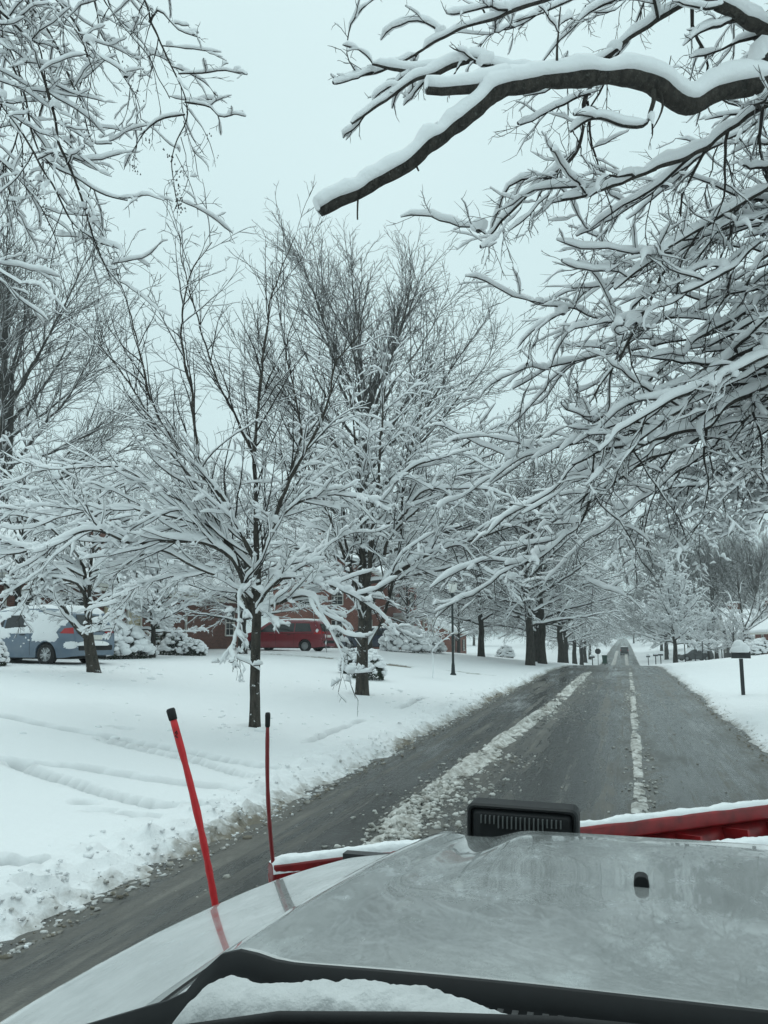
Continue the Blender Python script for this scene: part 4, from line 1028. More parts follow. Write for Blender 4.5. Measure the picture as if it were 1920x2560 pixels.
class Van:
    """a minivan body, nose towards +x, rear bumper at x = 0; loft of cross-sections"""
    def __init__(s, L, W, H, top, belt=1.0, wheels=(1.0, 4.1), wr=.335, tumble=.20):
        s.L, s.W, s.H, s.belt, s.wheels, s.wr, s.tumble = L, W, H, belt, wheels, wr, tumble
        s.top = np.array(top, float)
    def zt(s, x): return np.interp(x, s.top[:, 0], s.top[:, 1])
    def half(s, x, z):
        p = 1 - .13 * np.abs((x - s.L / 2) / (s.L / 2)) ** 7
        p = p * (1 - .05 * sstep(.72 * s.L, s.L, x))
        h = s.W / 2 * p * (1 - .05 * sstep(.55, .2, z))
        return h * (1 - s.tumble * np.clip((z - s.belt) / (s.H - s.belt), 0, 1.2) ** 1.15) + .008 * np.exp(-((z - s.belt + .1) / .06) ** 2)
    def zb(s, x):
        z = .24 + .05 * sstep(.5, 0, x) + .04 * sstep(s.L - .6, s.L, x)
        for wx in s.wheels:
            a = s.wr * 1.17
            q = a * a - (x - wx) ** 2
            if q > 0: z = max(z, s.wr * .98 + math.sqrt(q) * .98)
        return z
    def build(s, name, label, loc, rz, pm, group=None):
        t = thing(name, label, 'van', loc, rz, group)
        xs = set(np.linspace(0, s.L, 40)) | set(s.top[:, 0])
        for wx in s.wheels: xs |= set(np.linspace(wx - s.wr * 1.2, wx + s.wr * 1.2, 17))
        xs = sorted(xs); rows = []
        for x in xs:
            zt_, zb_ = float(s.zt(x)), float(s.zb(x))
            zb_ = min(zb_, zt_ - .2)
            zz = list(np.linspace(zb_, max(zb_ + .02, min(s.belt, zt_ - .1)), 6)) + list(np.linspace(min(s.belt, zt_ - .1), zt_ - .055, 6))[1:]
            half = [(0, zb_ + .02), (s.half(x, zb_) * .8, zb_ + .01)] + [(float(s.half(x, z)), z) for z in zz]
            wtop = half[-1][0]
            half += [(wtop - .03, zt_ - .02), (wtop - .10, zt_), (wtop * .5, zt_ + .018), (0, zt_ + .024)]
            ring = half + [(-y, z) for y, z in half[-2:0:-1]]
            rows.append([(x, y, z) for y, z in ring])
        rows = np.array(rows); K, n_ = rows.shape[:2]
        q = ring_quads(1, K, n_)
        me = mesh_np('body', rows.reshape(-1, 3), [q, np.array([list(range(n_))]), np.array([list(range((K - 1) * n_, K * n_))[::-1]])])
        o = obj('body', me, pm, t)
        m_ = o.modifiers.new('es', 'EDGE_SPLIT'); m_.split_angle = math.radians(48)
        # floor, so that nothing shows through
        MB().box((.25, -s.W * .40, .2), (s.L - .25, s.W * .40, .5)).build('underbody', M['dark'], t)
        for wx in s.wheels:
            for sd in (-1, 1): s.wheel(t, wx, sd)
        return t
    def wheel(s, t, wx, sd):
        y = sd * (s.W / 2 - .13); r = s.wr
        w = MB().lathe([(r * .62, -.10), (r * .93, -.10), (r, -.06), (r, .06), (r * .93, .10), (r * .62, .10)], 28, (0, 0, 0), 'y').build('wheel', M['tyre'], t, smooth=True)
        w.location = (wx, y, r)
        m_ = MB().lathe([(r * .66, sd * .085), (r * .60, sd * .095), (r * .58, sd * .03), (.02, sd * .03)], 28, (0, 0, 0), 'y')
        m_.lathe([(.055, sd * .03), (.055, sd * .10), (.0, sd * .105)], 12, (0, 0, 0), 'y')
        for k in range(10):
            a = 2 * PI * k / 10 + (.09 if k % 2 else -.09)
            m_.bar((.04 * math.cos(a), sd * .085, .04 * math.sin(a)), (r * .62 * math.cos(a), sd * .085, r * .62 * math.sin(a)), .03, .022, (0, 1, 0))
        m_.build('rim', M['rim'], w)
    def side_patch(s, quad, sd, off, nx=8, nz=4):
        (a, b, c, d) = [np.array(p, float) for p in quad]
        u = np.linspace(0, 1, nx)[:, None, None]; v = np.linspace(0, 1, nz)[None, :, None]
        g_ = a * (1 - u) * (1 - v) + b * u * (1 - v) + c * u * v + d * (1 - u) * v
        y = s.half(g_[..., 0], g_[..., 1]) + off
        return np.stack([g_[..., 0], sd * y, g_[..., 1]], -1)
    def side_blob(s, cx_, cz_, rx, rz, sd, seed, thick=.018, n=64):
        """irregular patch of stuck snow on the body side"""
        a = np.linspace(0, 2 * PI, n, endpoint=False)
        k = .62 + .75 * fbm2(np.cos(a) * 3.2 + seed, np.sin(a) * 3.2 + seed * 3, 4, seed)
        rows = []
        for f, o_ in ((1.0, -.004), (.97, thick * .6), (.7, thick), (.35, thick * 1.1), (.02, thick * 1.1)):
            x = cx_ + rx * np.sign(np.cos(a)) * np.abs(np.cos(a)) ** .6 * k * f; z = cz_ + rz * np.sign(np.sin(a)) * np.abs(np.sin(a)) ** .6 * k * f
            rows.append(np.stack([x, sd * (s.half(x, z) + o_), z], -1))
        return rows
    def roof_snow(s, t, x0, x1, th, wfac=1.0):
        xs = np.linspace(x0, x1, 60); v = np.linspace(-1, 1, 26)
        rows = []
        for x in xs:
            zt_ = float(s.zt(x)); w = float(s.half(x, zt_ - .05)) * wfac
            e = min(1, (x - x0) / .12, (x1 - x) / .12) ** .5 if x1 > x > x0 else 0
            h = th * np.clip(1 - np.abs(v) ** 6, 0, 1) * e * (.75 + .5 * fbm2(x * 2 + 0 * v, v * 2, 3, 77))
            yy_ = v * (w + .012); zz_ = zt_ + .02 - .09 * np.abs(v) ** 5 + h
            rows.append(np.stack([np.full(26, x), yy_, zz_], -1))
        return MB().sheet(np.array(rows)).build('roof_snow', M['snow'], t, smooth=True)

def blob_mesh(lists, name, t):
    m_ = MB()
    for rows in lists:
        R = np.array(rows); a, b = R.shape[:2]
        q = ring_quads(1, a, b)
        m_.add(R.reshape(-1, 3), [tuple(x) for x in q])
    o = m_.build(name, M['snow'], t, smooth=True); o['kind'] = 'stuff'; return o

vtop = [(0, .62), (.05, .98), (.10, 1.06), (.34, 1.60), (.52, 1.70), (1.2, 1.745), (2.2, 1.75), (3.0, 1.70), (3.3, 1.62), (4.08, 1.14), (4.3, 1.09), (4.8, .96), (5.02, .84), (5.13, .6), (5.15, .5)]
def common(v, t, sides=(-1, 1)):
    for sd in sides:
        for quad in ([(.62, 1.10), (1.62, 1.09), (1.62, 1.56), (.80, 1.54)], [(1.68, 1.09), (2.72, 1.08), (2.72, 1.57), (1.68, 1.56)], [(2.80, 1.08), (3.78, 1.09), (3.22, 1.50), (2.80, 1.57)]):
            MB().sheet(v.side_patch(quad, sd, .006)).build('side_window', M['car_glass'], t, smooth=True)
        for x in (1.85, 2.95):
            p = v.side_patch([(x, .92), (x + .17, .92), (x + .17, .95), (x, .95)], sd, .03, 2, 2).reshape(-1, 3)
            MB().bar((x, p[0][1], .93), (x + .2, p[0][1], .93), .025, .03).build('door_handle', M['black'], t, bevel=.006)
        # sliding-door rail and seams
        m_ = MB()
        m_.sheet(v.side_patch([(.35, 1.0), (2.7, .99), (2.7, 1.005), (.35, 1.015)], sd, .004, 12, 2))
        for x in (1.65, 2.76): m_.sheet(v.side_patch([(x, .32), (x + .012, .32), (x + .012, 1.05), (x, 1.05)], sd, .004, 2, 8))
        m_.build('body_seam', M['dark'], t)
        MB().cbox((3.72, sd * (v.W / 2 + .09), 1.12), (.12, .2, .15)).build('door_mirror', M['black'], t, bevel=.03)
        # wrap-round tail lamp
        MB().sheet(v.side_patch([(.06, .96), (.52, .97), (.40, 1.12), (.11, 1.14)], sd, .008)).build('tail_lamp', M['tail'], t, smooth=True)
    # rear glass, bumper strip, number-plate panel
    MB().poly([(.105, -.68, 1.12), (.105, .68, 1.12), (.30, .60, 1.52), (.30, -.60, 1.52)]).build('rear_window', M['car_glass'], t).location = (-.02, 0, .01)
    m_ = MB(); m_.box((-.035, -.74, .46), (.06, .74, .62)); m_.build('bumper', M['black'], t, bevel=.03)
    MB().box((-.03, -.26, .78), (.06, .26, .92)).build('licence_plate', M['white_trim'], t, bevel=.01)
    for sd in (-1, 1):
        MB().box((-.012, sd * .60 - .16, .98), (.10, sd * .60 + .16, 1.08)).build('tail_lamp', M['tail'], t, bevel=.02)
        MB().box((4.86, sd * .68 - .16, .70), (5.10, sd * .68 + .16, .84)).build('headlight', M['clear_lamp'], t, bevel=.03)
    MB().poly([(4.09, -.78, 1.15), (4.09, .78, 1.15), (3.33, .68, 1.62), (3.33, -.68, 1.62)][::-1]).build('windscreen', M['car_glass'], t).location = (.012, 0, .012)

# red minivan: nose towards the house, rear towards the street
red = Van(5.15, 1.98, 1.75, vtop, .98, (1.02, 4.12), .33)
q = P(822, 1641, 45.4); rx_, ry_ = q[0], q[1]
t = red.build('minivan', 'red minivan parked on the driveway by the brick house', (rx_, ry_, gz(rx_ - 2.5, ry_) - .06), PI - .06, M['red_paint'])
common(red, t); red.roof_snow(t, .5, 3.2, .06)
# blue minivan nearer, plastered with snow
blue = Van(5.15, 2.0, 1.74, vtop, .98, (1.05, 4.10), .34)
q = P(236, 1676, 25.4); bx_, by_ = q[0], q[1]
t = blue.build('minivan', 'slate blue minivan plastered with snow at the left edge', (bx_, by_, gz(bx_ - 1.0, by_) - .05), PI - .10, M['blue_paint'])
common(blue, t); blue.roof_snow(t, .32, 3.25, .10)
# the side seen from the street is the van's left side after turning: +y in the van's frame
sd_ = 1
bl_ = [blue.side_blob(1.12, 1.0, .52, .30, sd_, 3), blue.side_blob(1.25, 1.36, .70, .26, sd_, 5), blue.side_blob(.55, 1.40, .26, .24, sd_, 8), blue.side_blob(2.05, 1.06, .62, .10, sd_, 13),
       blue.side_blob(2.9, .98, .45, .17, sd_, 21), blue.side_blob(3.2, 1.2, .35, .22, sd_, 22), blue.side_blob(.16, .62, .2, .1, sd_, 31), blue.side_blob(2.2, 1.60, .8, .08, sd_, 37), blue.side_blob(3.0, 1.52, .4, .12, sd_, 39)]
for k in range(14): bl_.append(blue.side_blob(rng.uniform(.6, 3.8), rng.uniform(.45, .85), rng.uniform(.015, .05), rng.uniform(.012, .03), sd_, 50 + k, .012, 10))
blob_mesh(bl_, 'stuck_snow', t)
m_ = MB()
def heap(m_, cx_, cy_, cz_, rx, ry, rz, seed, n=18, k=10):
    a = np.linspace(0, 2 * PI, n, endpoint=False); rows = []
    for j in range(k):
        e = j / (k - 1) * PI / 2
        f = .78 + .44 * fbm2(np.cos(a) * math.cos(e) * 2 + seed, np.sin(a) * math.cos(e) * 2 + 3 * seed, 3, seed)
        rows.append(np.stack([cx_ + rx * math.cos(e) * np.cos(a) * f, cy_ + ry * math.cos(e) * np.sin(a) * f, cz_ + rz * (math.sin(e) * (.8 + .2 * f)) + 0 * a], -1))
    R = np.array(rows); m_.add(R.reshape(-1, 3), [tuple(x) for x in ring_quads(1, k, n)]); return m_
heap(m_, .02, .1, .60, .14, .78, .16, 4); heap(m_, .12, 0, 1.06, .10, .74, .18, 6); heap(m_, .2, -.3, 1.3, .12, .4, .2, 7)
o = m_.build('rear_snow', M['snow'], t, smooth=True); o['kind'] = 'stuff'
# navy car further on
navy = Van(4.7, 1.86, 1.55, [(x * 4.7 / 5.15, .62 + (z - .62) * .85 if z > .62 else z) for x, z in vtop], .94, (.95, 3.75), .33)
q = P(1003, 1614, 59); t = navy.build('parked_car', 'navy blue car behind the second street tree trunk', (q[0], q[1], gz(q[0] - 2, q[1]) - .05), PI - .2, M['navy_paint'])
for sd in (-1, 1):
    for quad in ([(.60, 1.02), (1.5, 1.02), (1.5, 1.38), (.80, 1.37)], [(1.56, 1.02), (2.5, 1.02), (2.5, 1.39), (1.56, 1.38)], [(2.56, 1.02), (3.4, 1.02), (2.95, 1.34), (2.56, 1.39)]):
        MB().sheet(navy.side_patch(quad, sd, .006)).build('side_window', M['car_glass'], t, smooth=True)
    MB().sheet(navy.side_patch([(.06, .88), (.42, .9), (.34, 1.0), (.11, 1.02)], sd, .008)).build('tail_lamp', M['tail'], t, smooth=True)
MB().poly([(.09, -.62, 1.02), (.09, .62, 1.02), (.26, .54, 1.36), (.26, -.54, 1.36)]).build('rear_window', M['car_glass'], t).location = (-.02, 0, .01)
navy.roof_snow(t, .4, 3.0, .08)
# van driving ahead, seen from the rear
fv = Van(5.15, 2.0, 1.85, [(x, z * 1.06) for x, z in vtop], 1.0, (1.02, 4.12), .35, .12)
vx, vy = onY(1561, 1625, 205)[:2]
t = fv.build('distant_van', 'dark grey van driving away far down the street', (vx, vy, float(zroad(vy)) + .03), PI / 2, M['grey_paint'])
MB().poly([(.10, -.80, 1.15), (.10, .80, 1.15), (.30, .72, 1.66), (.30, -.72, 1.66)]).build('rear_window', M['car_glass'], t).location = (-.03, 0, .01)
MB().box((-.06, -.92, .36), (.06, .92, .66)).build('bumper', M['black'], t, bevel=.03)
MB().box((-.03, -.7, .84), (.1, .7, 1.06)).build('tailgate_trim', M['grey_paint'], t, bevel=.02)
for sd in (-1, 1): MB().box((-.02, sd * .84 - .09, .8), (.12, sd * .84 + .09, 1.15)).build('tail_lamp', M['tail'], t, bevel=.02)
fv.roof_snow(t, .5, 3.1, .05)
# snow-covered car in the right yard
sv = Van(4.6, 1.9, 1.6, [(x * 4.6 / 5.15, z * .92) for x, z in vtop], .95, (.95, 3.7), .34)
q = P(1778, 1645, 110); t = sv.build('parked_car', 'dark car buried under snow in front of the low house on the right', (q[0], q[1], gz(q[0], q[1]) - .05), math.radians(200), M['grey_paint'])
sv.roof_snow(t, .06, 4.4, .20)
for sd in (-1, 1):
    MB().sheet(sv.side_patch([(.7, 1.04), (2.9, 1.04), (2.6, 1.38), (.85, 1.36)], sd, .006)).build('side_window', M['car_glass'], t, smooth=True)
MB().poly([(4.57, -.7, .6), (4.57, .7, .6), (4.5, .7, .8), (4.5, -.7, .8)]).build('grille', M['black'], t).location = (.03, 0, 0)

# ------------------------------------------------------------------ houses
def window(par, o3, ax, w, h, cols, rows, shutters=None, trim=None, pane=None):
    """o3: lower centre of the opening on the wall; ax '+x','-y': outward side; frame > panes"""
    trim = trim or M['white_trim']
    o3 = np.array(o3, float)
    nrm = {'+x': (1, 0, 0), '-x': (-1, 0, 0), '-y': (0, -1, 0), '+y': (0, 1, 0)}[ax]; nrm = np.array(nrm, float)
    sd = np.cross((0, 0, 1), nrm); z = np.array([0, 0, 1.0])
    def bx(m_, a0, a1, z0, z1, d0, d1):
        c = [o3 + sd * a + z * zz + nrm * d for a in (a0, a1) for zz in (z0, z1) for d in (d0, d1)]
        c = np.array(c); return m_.box(c.min(0), c.max(0))
    m_ = MB(); f = .07
    bx(m_, -w / 2 - f, -w / 2, -f, h + f, -.05, .05); bx(m_, w / 2, w / 2 + f, -f, h + f, -.05, .05)
    bx(m_, -w / 2, w / 2, h, h + f, -.05, .047); bx(m_, -w / 2 - .04, w / 2 + .04, -f - .02, 0, -.05, .09)
    for k in range(1, cols): x = -w / 2 + w * k / cols; bx(m_, x - .014, x + .014, 0, h, -.02, .028)
    for k in range(1, rows): zz = h * k / rows; bx(m_, -w / 2, w / 2, zz - (.03 if k * 2 == rows else .014), zz + (.03 if k * 2 == rows else .014), -.02, .031)
    fr = m_.build('window', trim, par)
    p = MB(); bx(p, -w / 2, w / 2, 0, h, -.03, .008); p.build('pane', pane or M['pane'], fr)
    if shutters:
        for s in (-1, 1):
            p = MB(); bx(p, s * (w / 2 + f + .22) - .2, s * (w / 2 + f + .22) + .2, -f, h + f, -.01, .05)
            for k in range(14): bx(p, s * (w / 2 + f + .22) - .15, s * (w / 2 + f + .22) + .15, h * k / 14 + .02, h * k / 14 + .06, .05, .062)
            p.build('shutter', shutters, fr)
    sn = MB(); heap_bar(sn, o3 - z * f + nrm * .06, sd, w * .5, .05, .06); sn.build('sill_snow', M['snow'], fr, smooth=True)
    return fr
def heap_bar(m_, c, dirv, half, wid, hgt, n=14):
    u = np.linspace(-1, 1, n); v = np.linspace(-1, 1, 7); c = np.array(c, float); dirv = np.array(dirv, float)
    sd = np.cross(dirv, (0, 0, 1))
    g_ = c + u[:, None, None] * half * dirv + v[None, :, None] * wid * sd
    h = hgt * (1 - v[None] ** 4) * (1 - u[:, None] ** 10) * (.7 + .6 * fbm2(u[:, None] * 3 + c[0], v[None] * 1.0, 2, 4))
    g_[..., 2] += h; return m_.sheet(g_)

def gable_roof(par, x0, x1, y0, y1, ze, zr, along, ov=.45, th=.16, snow=.22, mt=None):
    """roof boards plus a thick blanket of snow; along: ridge direction"""
    mt = mt or M['white_trim']
    for what, lift, t_, m2, o_ in (('roof', 0, th, mt, ov), ('roof_snow', th, snow, M['snow'], ov + .05)):
        if along == 'y':
            xm = (x0 + x1) / 2; run = (x1 - x0) / 2; e = ze - (zr - ze) / run * o_
            pr = [(x0 - o_, e), (xm, zr), (x1 + o_, e), (x1 + o_, e + t_), (xm, zr + t_), (x0 - o_, e + t_)]
            pts = [(a, y0 - o_, b + lift) for a, b in pr]; off = (0, y1 - y0 + 2 * o_, 0)
        else:
            ym = (y0 + y1) / 2; run = (y1 - y0) / 2; e = ze - (zr - ze) / run * o_
            pr = [(y0 - o_, e), (ym, zr), (y1 + o_, e), (y1 + o_, e + t_), (ym, zr + t_), (y0 - o_, e + t_)]
            pts = [(x0 - o_, a, b + lift) for a, b in pr]; off = (x1 - x0 + 2 * o_, 0, 0)
        n_ = 6; pts = np.array(pts); m_ = MB()
        A_, B_ = pts, pts + np.array(off)
        m_.add(np.concatenate([A_, B_]), [(0, 1, 4, 5), (1, 2, 3, 4), (6, 11, 10, 7), (7, 10, 9, 8), (0, 6, 7, 1), (1, 7, 8, 2), (2, 8, 9, 3), (3, 9, 10, 4), (4, 10, 11, 5), (5, 11, 6, 0)])
        o = m_.build(what, m2, par, bevel=.07 if what == 'roof_snow' else .01, seg=3)
    return o
def gable_wall(par, x0, x1, y0, y1, zb, ze, zr, along, mt):
    m_ = MB()
    if along == 'y':
        xm = (x0 + x1) / 2
        prof = [(x0, zb), (x1, zb), (x1, ze), (xm, zr), (x0, ze)]
        m_.prism([(a, y0, b) for a, b in prof], (0, y1 - y0, 0))
    else:
        ym = (y0 + y1) / 2
        prof = [(y0, zb), (y1, zb), (y1, ze), (ym, zr), (y0, ze)]
        m_.prism([(x0, a, b) for a, b in prof], (x1 - x0, 0, 0))
    return m_.build('wall', mt, par)
def chimney(par, x, y, z0, z1, w=.8, d=.6, mt=None):
    c = MB().box((x - w / 2, y - d / 2, z0), (x + w / 2, y + d / 2, z1)).box((x - w / 2 - .06, y - d / 2 - .06, z1), (x + w / 2 + .06, y + d / 2 + .06, z1 + .12)).build('chimney', mt or M['brick'], par)
    MB().box((x - w / 2 - .05, y - d / 2 - .05, z1 + .123), (x + w / 2 + .05, y + d / 2 + .05, z1 + .32)).build('chimney_snow', M['snow'], c, bevel=.07, seg=3)

# long brick house on the left
hx0, hx1, hy0, hy1 = -31.0, -22.2, 22.0, 46.5
zb = gz(-22.5, 32) - .3
h = thing('brick_house', 'long red-brown brick house behind the two minivans', 'house', (hx1, (hy0 + hy1) / 2, zb))
def rel(par): return np.array(par.location)
def W(par, x, y, z): return np.array([x, y, z]) - rel(par)
o_ = rel(h)
gable_wall(h, hx0 - o_[0], 0, hy0 - o_[1], hy1 - o_[1], 0, 4.55 - zb, 6.7 - zb, 'y', M['brick'])
gable_roof(h, hx0 - o_[0], 0, hy0 - o_[1], hy1 - o_[1], 4.55 - zb, 6.9 - zb, 'y', ov=.5)
for yc, w, hh, c, r, zz in ((27.2, 1.1, 1.5, 3, 4, 2.35), (29.9, 1.7, 2.15, 4, 4, 1.75), (37.0, 1.0, 1.5, 2, 4, 2.3), (44.6, 1.0, 1.4, 2, 4, 2.3)):
    window(h, W(h, hx1, yc, zz), '+x', w, hh, c, r)
# front door between white posts, steps and a railing
fy = 34.6
d_ = MB().box(W(h, hx1 - .02, fy - .5, 1.75), W(h, hx1 + .05, fy + .5, 3.95)).build('door', M['cream'], h)
MB().lathe([(.0, .0), (.035, .02), (.035, .05), (0, .07)], 10, tuple(W(h, hx1 + .05, fy + .38, 2.75)), 'x').build('handle', M['black_metal'], d_)
MB().box(W(h, hx1 + .003, fy - .62, 1.75), W(h, hx1 + .08, fy - .503, 4.1)).box(W(h, hx1 + .003, fy + .503, 1.75), W(h, hx1 + .08, fy + .62, 4.1)).box(W(h, hx1 + .003, fy - .62, 4.103), W(h, hx1 + .1, fy + .62, 4.3)).build('door_surround', M['white_trim'], h)
MB().box(W(h, hx1 + .01, 32.2, 1.6), W(h, hx1 + .09, 33.2, 4.35)).build('bay_panel', M['cream'], h)
for k in range(4):
    MB().box(W(h, hx1 + .02, fy - .9, .8), W(h, hx1 + 1.0 + .3 * k, fy + .9, 1.7 - .2 * k - .003 * k)).build('step', M['brick'], h)
    s_ = MB(); heap_bar(s_, W(h, hx1 + .85 + .3 * k, fy, 1.7 - .2 * k), (0, 1, 0), .85, .16, .09); s_.build('step_snow', M['snow'], h, smooth=True)
for sy in (-.8, .8):
    m_ = MB()
    a = W(h, hx1 + .95, fy + sy, 2.55); b = W(h, hx1 + 2.1, fy + sy, 1.75)
    m_.bar(a, b, .05, .05)
    for k in range(8):
        p = a + (b - a) * k / 7; m_.bar(p, p - (0, 0, .8), .025, .025, (1, 0, 0))
    r_ = m_.build('railing', M['white_trim'], h)
    s_ = MB(); s_.tube([a + (b - a) * k / 9 + (0, 0, .05) for k in range(10)], .05, 8); s_.build('railing_snow', M['snow'], r_, smooth=True)
# downpipe and gutter
MB().box(W(h, hx1 + .003, 25.9, 1.1), W(h, hx1 + .09, 26.0, 4.3)).build('downpipe', M['white_trim'], h)
MB().box(W(h, hx1 + .38, hy0 - .4, 4.12), W(h, hx1 + .53, hy1 + .4, 4.25)).build('gutter', M['white_trim'], h)
MB().box(W(h, hx1 + .003, 39.4, 1.1), W(h, hx1 + .09, 39.5, 4.3)).build('downpipe', M['white_trim'], h)
chimney(h, *(W(h, -25.2, 36.2, 5.6)[:2]), 5.4 - zb, 8.4 - zb, 1.1, .8)

# two-storey brick house further on
hx0, hx1, hy0, hy1 = -29.5, -19.2, 67.5, 78.5
zb = gz(-20, 70) - .3
h = thing('brick_house', 'two-storey red brick house with white porch beyond the navy car', 'house', (hx1, (hy0 + hy1) / 2, zb))
o_ = rel(h)
gable_wall(h, hx0 - o_[0], 0, hy0 - o_[1], hy1 - o_[1], 0, 6.3, 8.6, 'y', M['brick2'])
gable_roof(h, hx0 - o_[0], 0, hy0 - o_[1], hy1 - o_[1], 6.3, 8.8, 'y', ov=.45)
for xc in (-20.9, -23.5, -26.5):
    for zz in (1.4, 4.2): window(h, W(h, xc, hy0, zb + zz), '-y', .95, 1.4, 2, 4)
for yc in (69.5, 73, 76.5):
    for zz in (1.4, 4.2): window(h, W(h, hx1, yc, zb + zz), '+x', .95, 1.4, 2, 4, M['black'])
# porch
pm_ = MB().box((.02, -3.2, 3.0), (2.4, 3.2, 3.25)).build('porch_roof', M['white_trim'], h)
MB().box((.03, -3.3, 3.255), (2.5, 3.3, 3.5)).build('porch_snow', M['snow'], pm_, bevel=.09, seg=3)
for yc in (-3.0, -1.0, 1.0, 3.0): MB().tube([(2.2, yc, .2), (2.2, yc, 3.0)], .11, 12).build('column', M['white_trim'], h, smooth=True)
MB().box((.01, -3.3, -.2), (2.5, 3.3, .3)).build('porch_floor', M['brick2'], h)
d_ = MB().box((-.02, -.5, .3), (.05, .5, 2.5)).build('door', M['black'], h)
chimney(h, -5.4, -5.75, .1, 10.2, 1.2, .7, M['brick2'])
# brick house beyond it on the left
hx0, hx1, hy0, hy1 = -30.5, -20.5, 101, 112
zb = gz(-21, 104) - .3
h = thing('brick_house', 'far red brick house on the left seen under the verge trees', 'house', (hx1, (hy0 + hy1) / 2, zb))
gable_wall(h, hx0 - hx1, 0, -5.5, 5.5, 0, 3.3, 5.6, 'y', M['brick2']); gable_roof(h, hx0 - hx1, 0, -5.5, 5.5, 3.3, 5.8, 'y')
for yc in (-3.5, 0, 3.5): window(h, (0, yc, 1.0), '+x', 1.0, 1.3, 2, 4, M['black'])
for xc in (-2.5, -6.5): window(h, (xc, -5.5, 1.0), '-y', 1.0, 1.3, 2, 4)
# low house on the right with snow roof and chimneys
hx0, hx1, hy0, hy1 = 11.4, 23, 98, 108
zb = gz(12, 100) - .3
M['dark_siding'] = mat('dark_siding', (0.05, 0.048, 0.045), .8, var=.2)
h = thing('low_house', 'low house on the right with a thick snow roof and two chimneys', 'house', (hx0, hy0, zb))
gable_wall(h, 0, 11.6, 0, 10, 0, 2.9, 5.3, 'x', M['dark_siding']); gable_roof(h, 0, 11.6, 0, 10, 2.9, 5.4, 'x', ov=.6)
for xc in (1.8, 5.2, 8.8): window(h, (xc, 0, .9), '-y', 1.5, 1.35, 4, 3)
for yc in (2.5, 7): window(h, (0, yc, .9), '-x', 1.1, 1.3, 2, 4)
MB().box((-.1, -1.9, 2.5), (4.2, -.02, 2.65)).build('porch_roof', M['white_trim'], h)
MB().box((-.15, -2.0, 2.655), (4.25, -.03, 2.9)).build('porch_snow', M['snow'], h, bevel=.08, seg=3)
for xc in (0, 2, 4): MB().box((xc, -1.85, -.1), (xc + .12, -1.73, 2.5)).build('porch_post', M['black'], h)
chimney(h, .9, 5.2, 3.6, 6.3, 1.2, .7); chimney(h, 4.6, 4.2, 4.2, 6.6, 1.0, .7)
# red brick house at the right edge
hx0, hx1, hy0, hy1 = 10.3, 20.6, 66, 74
zb = gz(10, 68) - .3
h = thing('gable_house', 'red brick gable end at the right edge of the picture', 'house', (hx0, hy0, zb))
gable_wall(h, 0, 10.3, 0, 8, 0, 2.0, 5.3, 'y', M['brick2']); gable_roof(h, 0, 10.3, 0, 8, 2.0, 5.4, 'y', ov=.35)
for xc in (3.4, 7): window(h, (xc, 0, .9), '-y', 1.1, 1.3, 2, 4)
window(h, (0, 4, .6), '-x', .9, 1.1, 2, 2)

# ------------------------------------------------------------------ shrubs under snow
M['evergreen'] = mat('evergreen_leaf', (0.035, 0.05, 0.03), .7, var=.4)
def shrub(name, label, x, y, rx, ry, hz, seed, group=None, white=.8):
    rg = np.random.default_rng(seed)
    t = thing(name, label, 'shrub', (x, y, gz(x, y) - .05), rg.uniform(0, 6), group)
    n_ = 1500
    a = rg.uniform(0, 2 * PI, n_); e = np.arcsin(rg.uniform(-.15, 1, n_)); rr = rg.uniform(.55, .98, n_) ** .6 * (.8 + .4 * fbm2(np.cos(a) * 2 + seed, e * 2, 3, seed))
    c = np.stack([rx * rr * np.cos(e) * np.cos(a), ry * rr * np.cos(e) * np.sin(a), np.maximum(.03, hz * rr * np.sin(e) + .12)], -1)
    s = rg.uniform(.03, .07, n_)[:, None]
    d1_ = rg.normal(size=(n_, 3)); d1_ /= np.linalg.norm(d1_, axis=1, keepdims=True); d2_ = np.cross(d1_, rg.normal(size=(n_, 3))); d2_ /= np.linalg.norm(d2_, axis=1, keepdims=True)
    v = np.stack([c + d1_ * s, c + d2_ * s * .5, c - d1_ * s, c - d2_ * s * .5], 1)
    o = obj('foliage', mesh_np('foliage', v, np.arange(n_ * 4).reshape(-1, 4), False), M['evergreen'], t); o['kind'] = 'stuff'
    # snow pillows of many sizes on the upper side
    n_ = 170
    a = rg.uniform(0, 2 * PI, n_); e = np.arcsin(rg.uniform(-.05 + (1 - white) * .6, 1, n_)); k = (.8 + .4 * fbm2(np.cos(a) * 2 + seed, e * 2, 3, seed))
    C_ = np.stack([rx * k * np.cos(e) * np.cos(a), ry * k * np.cos(e) * np.sin(a), hz * k * np.sin(e) + .12], -1)
    L_ = lumps_np(C_, rg.uniform(.08, .2, n_) * (rx + ry) * .55, rg, .62)
    o = obj('snow', mesh_np('snow', *L_), M['snow'], t); o['kind'] = 'stuff'
    return t
